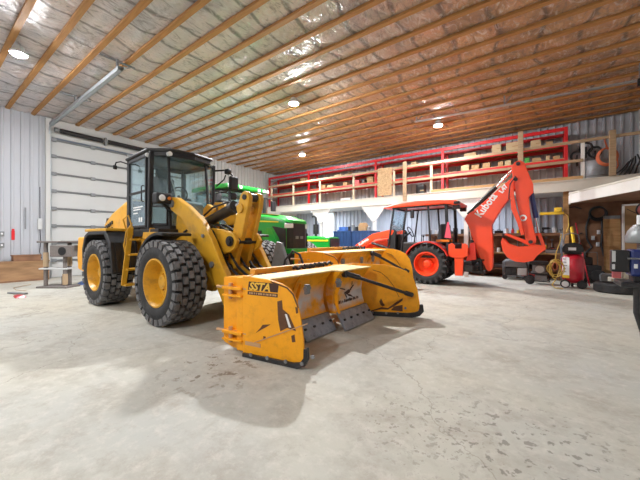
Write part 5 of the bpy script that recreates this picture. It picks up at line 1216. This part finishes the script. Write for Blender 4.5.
M(ox).tube([(x-.16, y, .95), (x-.20, y, 1.3), (x-.17, y, 1.5), (x-.02, y, 1.55), (x+.12, y, 1.5), (x+.15, y, 1.3), (x+.12, y, 1.2)], .016, 7).build('push_handle', 'grey', ac, smooth=True)
for dx in (-.25, .25):
    w = M(ox).lathe([(.055, -.03), (.11, -.03), (.115, 0), (.11, .03), (.055, .03)], (x+dx*.72, y-.24, .115), (0, 1, 0), 22, True).build('wheel', 'rubber' if dx > 0 else 'rubber', ac, smooth=True)
    M(ox).lathe([(0, -.034), (.08, -.034), (.085, -.02), (0, -.02)], (x+dx*.72, y-.24, .115), (0, 1, 0), 22).build('wheel_disc', 'label' if dx < 0 else 'black', w)
M(ox).cyl((x-.2, y-.24, .115), (x+.2, y-.24, .115), .012, n=6).bx(x-.2, x-.16, y-.24, y-.1, .10, .24).bx(x+.16, x+.2, y-.24, y-.1, .10, .24).bx(x-.03, x+.03, y+.16, y+.2, 0, .2).build('stand', 'blacksteel', ac)
# coil of yellow hose
x, y = .40, 10.80
yh = M((x, y, .2))
for k in range(5):
    a_, b_ = .11+.016*((k*2) % 5), .27-.022*k
    yh.tube([(x+.015*((k*3) % 4)-.02+a_*math.cos(t)+.02*math.sin(2*t+k), y-.02-.022*k+.03*math.sin(t+k), .52+.02*((k*2) % 3)+b_*math.sin(t)) for t in [i*2*PI/24 for i in range(24)]], .012, 6, closed=True)
yh.tube([(x, y, .80), (x+.02, y+.02, 1.0), (x+.10, y+.1, 1.25), (x+.14, y+.16, 1.52)], .014, 6)
yh.tube([(x, y-.1, .24), (x-.08, y-.16, .10), (x-.02, y-.2, .02), (x+.16, y-.24, .015)], .014, 6)
tag(yh.build('air_hose', 'yhose', smooth=True), 'looped yellow hose hanging from the handle of the red compressor', 'hose')
oh = M((x, y, .4))
for k in range(1): oh.tube([(x-.02+.05*math.cos(t), y-.24, .62+.10*math.sin(t)) for t in [i*2*PI/18 for i in range(18)]], .012, 6, closed=True)
tag(oh.build('air_hose', 'ohose', smooth=True), 'small loop of orange hose in front of the yellow hose', 'hose')
# wooden post, chain saw rack etc
px_ = .72
tag(M((px_, 12.3, 0)).bx(px_-.07, px_+.07, 12.23, 12.37, 0, 2.98).build('wooden_post', 'ply', bevel=.006), 'bare wooden post at the right end of the workbench', 'post')
yl = thing('lifting_tool', 'yellow bar tool fixed to the wooden post above the workbench', 'tool', (.5, 12.18, 2.1)); ox = yl.location
M(ox).bx(.05, .66, 12.14, 12.22, 2.16, 2.25).build('beam', 'yellow', yl, bevel=.01)
M(ox).bx(.42, .62, 12.12, 12.23, 2.25, 2.38).cyl((.52, 12.08, 2.3), (.52, 12.14, 2.3), .07, n=14).build('head', 'yellow', yl, bevel=.01)
M(ox).tube([(.66, 12.2, 2.2), (.76, 12.16, 2.1), (.78, 12.16, 1.8), (.72, 12.16, 1.6)], .014, 6).build('cord', 'yhose', yl, smooth=True)
tag(M((.86, 11.9, 0)).bar((1.02, 11.65, .0), (.84, 12.15, 1.75), .05, .09).build('long_level', 'yellow', bevel=.005), 'long yellow level leaning against the wooden post', 'level')
tag(M((1.1, 11.9, 0)).cyl((1.22, 11.7, .0), (1.0, 12.9, 1.9), .018, n=8).build('metal_pole', 'compred'), 'thin red pole leaning behind the compressor', 'pole')

# ================================================================ right bay
struct('wall_bay_back', M().bx(.80, XR-.03, 13.9, 13.95, 0, 2.86), 'oldply')
struct('trim_bay_stud', M().bx(.78, .88, 13.8, 13.9, 0, 2.86), 'pine')
cnp = thing('hanging_white_board', 'long white board slung below the mezzanine edge above the right bay', 'board', (1.7, 11.0, 2.44)); ox = cnp.location
poly = [(.78, 11.55), (1.95, 9.15), (2.68, 9.15), (2.68, 11.95), (.84, 11.95)]
M(ox).prism(poly, 2.46, 2.50, 'z').build('soffit', 'oldply', cnp)
M(ox).bar((.78, 11.55, 2.57), (1.95, 9.15, 2.57), .035, .26).build('fascia', 'white', cnp, bevel=.004)
M(ox).bar((.80, 11.62, 2.73), (1.97, 9.22, 2.73), .14, .05).build('cap_board', 'cream', cnp, bevel=.004)
M(ox).bx(.76, .80, 11.55, 11.95, 2.44, 2.70).build('end_board', 'white', cnp)
ply = thing('leaning_plywood', 'upright yellowish plywood sheet standing in the right bay', 'plywood', (2.0, 13.0, 0)); 
x0, x1 = xa(604, 13), xa(621, 13)
M(ply.location).prism([(12.95, 0), (13.0, 0), (13.14, 2.12), (13.09, 2.12)], x0, x1, 'x').build('sheet', 'ply', ply)
M(ply.location).prism([(13.14, 2.12), (13.09, 2.12), (13.07, 2.02), (13.09, 2.02)], x0, x1, 'x').build('grey_top_edge', 'grey', ply)
fp = thing('framed_panel', 'tan panel with white edge standing right of the plywood sheet', 'panel', (2.4, 12.85, 0)); ox = fp.location
x0, x1 = xa(622, 12.8), XR-.05
M(ox).bx(x0+.05, x1, 12.78, 12.82, 0, 2.38).build('board', 'card', fp)
M(ox).bx(x0, x0+.05, 12.75, 12.83, 0, 2.42).bx(x0, x1, 12.75, 12.83, 2.38, 2.43).build('white_edge', 'white', fp)
M(ox).bar((x0+.10, 12.77, 2.28), (x0+.36, 12.77, 2.10), .015, .035, (0, 1, 0)).bar((x0+.36, 12.77, 2.10), (x0+.62, 12.77, 2.22), .015, .035, (0, 1, 0)).build('painted_chevron', 'black', fp)
rr = thing('round_reel', 'round faded red reel with dark rim hanging in the top right of the bay', 'reel', (2.55, 12.5, 2.2)); ox = rr.location
M(ox).lathe([(0, -.06), (.20, -.06), (.22, -.04), (.22, .04), (0, .04)], (2.56, 12.5, 2.22), (-.2, -1, 0), 26).build('disc', 'rose', rr, smooth=True)
M(ox).lathe([(.215, -.05), (.255, -.04), (.255, .05), (.215, .06)], (2.56, 12.5, 2.22), (-.2, -1, 0), 26, True).build('rim', 'black', rr, smooth=True)
M(ox).bx(2.46, 2.56, 12.43, 12.44, 2.27, 2.33).bx(2.58, 2.66, 12.43, 12.44, 2.25, 2.36).build('white_marking', 'wht', rr)
M(ox).bx(2.52, 2.6, 12.5, 12.75, 2.40, 2.44).build('hanger', 'blacksteel', rr)
# hoses and straps on the plywood wall
x = xa(599, 13.6)
h1 = M((x, 13.85, 2.0))
h1.tube([(x+.20*math.cos(t), 13.862, 2.28+.20*math.sin(t)) for t in [i*2*PI/22 for i in range(22)]], .035, 7, closed=True)
h1.tube([(x+.22*math.cos(t), 13.80, 2.24+.22*math.sin(t)) for t in [i*2*PI/22 for i in range(22)]], .03, 7, closed=True)
h1.tube([(x-.2, 13.867, 2.2), (x-.30, 13.867, 1.8), (x-.28, 13.867, 1.4), (x-.15, 13.867, 1.1), (x-.32, 13.867, .9), (x-.34, 13.867, .4), (x-.30, 13.862, .032)], .03, 7)
h1.tube([(x+.1, 13.867, 2.1), (x+.12, 13.867, 1.6), (x+.08, 13.867, 1.2), (x+.16, 13.867, .8)], .03, 7)
tag(h1.build('black_hose', 'hose', smooth=True), 'coiled black hose hanging on the brown plywood wall', 'hose')
h2 = M((x-.6, 13.86, 1.9)).tube([(x-.9, 13.84, 2.5), (x-.6, 13.84, 2.52), (x-.42, 13.86, 2.44)], .02, 6).tube([(x-.85, 13.84, 1.6), (x-.5, 13.84, 1.55), (x-.40, 13.84, 1.60)], .02, 6)
tag(h2.build('power_cable', 'hose', smooth=True), 'thin black cord strung along the brown plywood wall', 'cord')
for i, (dx, z) in enumerate(((.02, 1.62), (.0, 1.2), (-.12, 1.42))):
    tag(M((x+dx, 13.82, z)).bx(x+dx-.04, x+dx+.04, 13.8, 13.9, z-.07, z+.07).cyl((x+dx, 13.78, z), (x+dx, 13.8, z), .025, n=10).build('outlet_box', 'lgrey', bevel=.008), ['upper small grey box on the brown plywood wall', 'lower small grey box on the brown plywood wall', 'left small grey box on the brown plywood wall'][i], 'outlet', 'small boxes on the plywood wall')
# floor clutter in the bay
def loose_tire(x, y, z, r, w, label, flat=True):
    t = thing('tire', label, 'tire', (x, y, z)); ax = (0, 0, 1) if flat else (.5, .85, 0)
    h = w/2; c = (x, y, z+(h if flat else r))
    M(t.location).lathe([(r*.6, -h*.8), (r*.66, -h), (r*.9, -h), (r, -h*.7), (r*1.005, 0), (r, h*.7), (r*.9, h), (r*.66, h), (r*.6, h*.8), (r*.63, 0)], c, ax, 40, True).build('carcass', 'rubber', t, smooth=True)
    return t
loose_tire(1.62, 10.75, 0, .43, .24, 'black tyre lying flat on the floor at the right')
bw = thing('wheel_machine', 'black wheeled machine in the dark corner behind the compressor', 'machine', (1.32, 12.8, 0)); ox = bw.location
for dx in (-.18, .2): M(ox).lathe([(.07, -.05), (.20, -.05), (.21, 0), (.20, .05), (.07, .05)], (1.32+dx, 12.6, .21), (0, 1, 0), 24, True).cyl((1.32+dx, 12.54, .21), (1.32+dx, 12.66, .21), .09, n=14).build('wheel', 'rubber', bw, smooth=True)
M(ox).bx(1.05, 1.6, 12.62, 13.1, .2, .55).bx(1.12, 1.4, 12.7, 13.0, .55, .8).build('body', 'black', bw, bevel=.03)
M(ox).tube([(1.1, 13.0, .5), (1.05, 13.15, .95), (1.55, 13.15, .95), (1.55, 13.0, .5)], .015, 6).build('handle', 'grey', bw)
tag(M((1.68, 12.2, 0)).prism([(1.52, 0), (1.50, .30), (1.56, .36), (1.84, .36), (1.88, .30), (1.86, 0)], 12.05, 12.35).build('grey_block', 'grey', bevel=.02), 'dark grey block on the floor left of the cream boxes', 'block')
tag(M((1.95, 11.6, .0)).bx(1.62, 2.35, 11.35, 11.85, 0, .30).build('foam_block', 'beige', bevel=.02), 'cream coloured block on the floor behind the flat tyre', 'block')
for i, (xx, yy, w, h, m, lab) in enumerate(((1.76, 11.55, .09, .30, 'rose', 'faded pink jug standing on the cream block'), (1.98, 11.62, .10, .22, 'beige', 'cream jug on the cream block, middle one'), (2.22, 11.6, .10, .26, 'label', 'white jug on the cream block, right end'))):
    t = thing('jug', lab, 'jug', (xx, yy, .3)); ox = t.location
    M(ox).loft([[(xx-w, yy-w*.8, z), (xx+w, yy-w*.8, z), (xx+w, yy+w*.8, z), (xx-w, yy+w*.8, z)] for z in (.30, .30+h*.7)]+[[(xx-w*.3, yy-w*.3, .30+h), (xx+w*.3, yy-w*.3, .30+h), (xx+w*.3, yy+w*.3, .30+h), (xx-w*.3, yy+w*.3, .30+h)]]).build('body', m, t, bevel=.02)
    M(ox).cyl((xx, yy, .3+h), (xx, yy, .34+h), w*.25, n=10).build('cap', 'black', t)

# ================================================================ machine on a stand at the right edge
sx_, sy_ = .885, 5.12
ms = thing('bench_machine', 'blue and grey machine with black side box on a curved metal stand at right edge', 'machine', (sx_+.12, sy_, 0)); ox = ms.location
M(ox).bx(sx_-.10, sx_+.45, sy_-.22, sy_+.22, .80, .86).build('table_plate', 'blacksteel', ms, bevel=.01)
for dx, dy, ex, ey in ((.05, -.1, .16, -.10), (.30, -.1, .22, -.14), (.14, .14, .06, .2)):
    M(ox).tube([(sx_+dx, sy_+dy, .80), (sx_+dx-.0, sy_+dy*.9, .5), (sx_+dx+ex*.4, sy_+dy+ey*.4, .2), (sx_+dx+ex, sy_+dy+ey, .0)], .03, 10).build('leg', 'blacksteel', ms, smooth=True)
M(ox).bx(sx_-.01, sx_+.40, sy_-.14, sy_+.14, .92, 1.24).build('body', 'bluemachine', ms, bevel=.03)
M(ox).bx(sx_+.02, sx_+.3, sy_-.12, sy_+.12, .86, .93).build('pedestal', 'blacksteel', ms, bevel=.01)
bxo = M(ox).bx(sx_-.17, sx_-.012, sy_-.14, sy_-.02, .97, 1.23).build('side_box', 'black', ms, bevel=.012)
M(ox).bx(sx_-.165, sx_-.135, sy_-.15, sy_-.14, 1.09, 1.22).bx(sx_-.165, sx_-.14, sy_-.15, sy_-.14, 1.0, 1.06).build('side_label', 'lgrey', bxo)
M(ox).bx(sx_+.02, sx_+.05, sy_-.148, sy_-.14, 1.02, 1.07).build('blue_label', 'label', ms)
M(ox).cyl((sx_-.04, sy_-.19, 1.135), (sx_+.4, sy_-.19, 1.135), .010, n=8).cyl((sx_+.10, sy_-.19, .9), (sx_+.10, sy_-.19, 1.22), .012, n=8).cyl((sx_+.1, sy_-.19, 1.135), (sx_+.1, sy_-.13, 1.135), .014, n=8).build('clamp_rod', 'grey', ms, smooth=True)
M(ox).lathe([(0, 1.58), (.03, 1.58), (.05, 1.555), (.16, 1.53), (.21, 1.46), (.235, 1.38), (.235, 1.32), (.18, 1.31), (0, 1.31)], (sx_+.2, sy_, 0), (0, 0, 1), 30).cyl((sx_+.2, sy_, 1.22), (sx_+.2, sy_, 1.33), .13).build('dome', 'greydome', ms, smooth=True)
M(ox).cyl((sx_+.08, sy_-.1, 1.53), (sx_+.08, sy_-.1, 1.64), .03, n=12).build('dome_cap', 'label', ms, smooth=True)

# ================================================================ left corner
bn = thing('plywood_bin', 'long low brown plywood bin along the white ribbed wall at left', 'bin', (-13.75, 1.1, 0)); ox = bn.location
M(ox).bx(-13.56, -13.52, -1.2, 2.85, .04, .62).build('front_board', 'binply', bn, bevel=.004)
M(ox).bx(-14.02, -13.56, 2.80, 2.85, .04, .62).bx(-14.02, -13.56, -1.2, -1.15, .04, .62).build('end_board', 'binply', bn)
M(ox).bx(-14.02, -13.50, -1.22, 2.87, .62, .66).build('top_board', 'binply', bn, bevel=.004)
M(ox).bx(-13.58, -13.50, -1.2, 2.85, 0, .05).build('bottom_rail', 'oldply', bn)
tag(M((-13.75, 2.35, .66)).bx(-13.92, -13.58, 2.0, 2.66, .66, .84).bx(-13.94, -13.56, 1.98, 2.68, .82, .86).build('dark_case', 'oldply', bevel=.01), 'low dark brown case lying on the plywood bin', 'case')
tag(M((-14.05, 2.05, 1.5)).bx(-14.07, -14.03, 2.02, 2.10, 1.35, 1.66).bx(-14.07, -14.02, 2.03, 2.09, 1.66, 1.72).build('hanging_tool', 'rackred', bevel=.008), 'small red tool hanging on the left white wall', 'tool')
tag(M((-14.05, 2.35, 1.9)).bx(-14.07, -14.03, 2.34, 2.375, 1.72, 2.45).build('hanging_bar', 'grey', bevel=.004), 'thin grey bar hanging on the left white wall', 'bar')
bx_ = thing('cord_box', 'pale blue wall box with a hanging cord beside the garage door', 'electrical box', (-14.04, 2.72, 1.9)); ox = bx_.location
M(ox).bx(-14.08, -14.0, 2.66, 2.78, 1.72, 2.10).build('box', 'lgrey', bx_, bevel=.01)
M(ox).tube([(-14.03, 2.72, 1.72), (-14.03, 2.74, 1.3), (-13.98, 2.70, .95), (-14.0, 2.76, .7)], .012, 6).tube([(-14.03, 2.72, 2.1), (-14.04, 2.72, 3.2)], .012, 6).build('cord', 'hose', bx_)
for i, z in enumerate((1.18, 1.55)):
    t = thing('switch_box', ['lower small grey switch box at the left edge of the photo', 'upper small grey switch box at the left edge of the photo'][i], 'switch', (-14.05, 1.8, z), 0, 'switch boxes on the left wall'); ox = t.location
    M(ox).bx(-14.08, -14.02, 1.74, 1.86, z-.08, z+.08).build('box', 'grey', t, bevel=.006); M(ox).bx(-14.02, -14.0, 1.78, 1.82, z-.02, z+.03).build('toggle', 'label', t)
# cat tree
ct = thing('cat_tree', 'grey and rope cat tree with a round-holed box, in front of the garage door', 'cat tree', (-11.1, 2.55, 0), R(34)); 
def ctp(): return M((0, 0, 0))
ctp().bx(-.44, .44, -.24, .24, 0, .05).build('base', 'greyfab', ct, bevel=.012)
for px, py, z0, z1 in ((-.26, -.12, .05, 1.27), (.20, .14, .05, 1.27), (.32, -.14, .05, .88), (.02, .14, .05, .30)):
    po = ctp().cyl((px, py, z0), (px, py, z1), .05, n=14).build('post', 'greyfab', ct, smooth=True)
    if z1 > .5: ctp().cyl((px, py, z0+.55 if z1 > 1 else z0+.05), (px, py, z0+.95 if z1 > 1 else z0+.35), .062, n=14).build('rope_wrap', 'rope', po, smooth=True)
ctp().bx(-.44, .16, -.22, .22, 1.27, 1.32).build('top_platform', 'greyfab', ct, bevel=.012)
ctp().bx(.16, .95, -.12, .20, 1.28, 1.33).build('top_shelf', 'greyfab', ct, bevel=.012)
ctp().bx(-.40, .40, -.2, .18, .52, .56).build('middle_platform', 'lgrey', ct, bevel=.01)
hs = ctp().bx(-.02, .60, -.26, .24, .88, 1.20).build('box', 'greyfab', ct, bevel=.015)
ctp().cyl((.34, -.266, 1.04), (.34, -.25, 1.04), .115, n=24).cyl((-.026, 0.0, 1.04), (-.01, 0.0, 1.04), .115, n=24).build('round_hole', 'black', hs)
# litter on the floor at left
tag(M((-9.95, 1.55, 0)).loft([[(-10.15, 1.48, .0), (-9.75, 1.46, .0), (-9.72, 1.66, .0), (-10.1, 1.68, .0)], [(-10.1, 1.52, .05), (-9.8, 1.5, .04), (-9.78, 1.62, .05), (-10.06, 1.64, .04)]]).build('red_rag', 'compred', bevel=.012), 'crumpled red rag on the floor at far left', 'rag')
tag(M((-10.5, 1.6, 0)).ob((-10.5, 1.62, .022), (.26, .10, 0), (-.02, .05, 0), (0, 0, .02)).build('grey_bar', 'grey', bevel=.006), 'dark grey bar lying on the floor behind the red rag', 'bar')
tag(M((-11.3, 3.3, 0)).loft([[(-11.6, 3.1, 0), (-11.1, 3.05, 0), (-11.0, 3.45, 0), (-11.5, 3.5, 0)], [(-11.5, 3.18, .07), (-11.2, 3.14, .05), (-11.12, 3.36, .08), (-11.42, 3.42, .06)]]).build('blue_tarp', 'bluelid', bevel=.012), 'small bundle of blue cloth on the floor right of the cat tree', 'cloth')
tag(M((-10.6, 2.2, 0)).tube([(-12.4, 2.2, .008), (-11.9, 1.75, .008), (-11.3, 1.72, .008), (-10.9, 1.85, .008)], .008, 6).build('extension_cord', 'rope', smooth=True), 'thin cord running over the floor in front of the cat tree', 'cord')

# ---------------------------------------------------------------- camera and world
cam = bpy.data.cameras.new('camera'); co = bpy.data.objects.new('camera', cam); C.objects.link(co)
co.location = (0, 0, CH); co.rotation_euler = (R(90), 0, R(36)); cam.sensor_width = 36; cam.lens = CF/640*36; cam.clip_start = .05
sc = bpy.context.scene; sc.camera = co
w = bpy.data.worlds.new('world'); sc.world = w; w.use_nodes = True
w.node_tree.nodes['Background'].inputs[0].default_value = (.6, .7, .85, 1); w.node_tree.nodes['Background'].inputs[1].default_value = .3
try: sc.cycles.transparent_max_bounces = 32
except Exception: pass
vs = sc.view_settings; vs.view_transform = 'Standard'; vs.look = 'None'; vs.gamma = 1; vs.use_curve_mapping = False; vs.exposure = EXPO
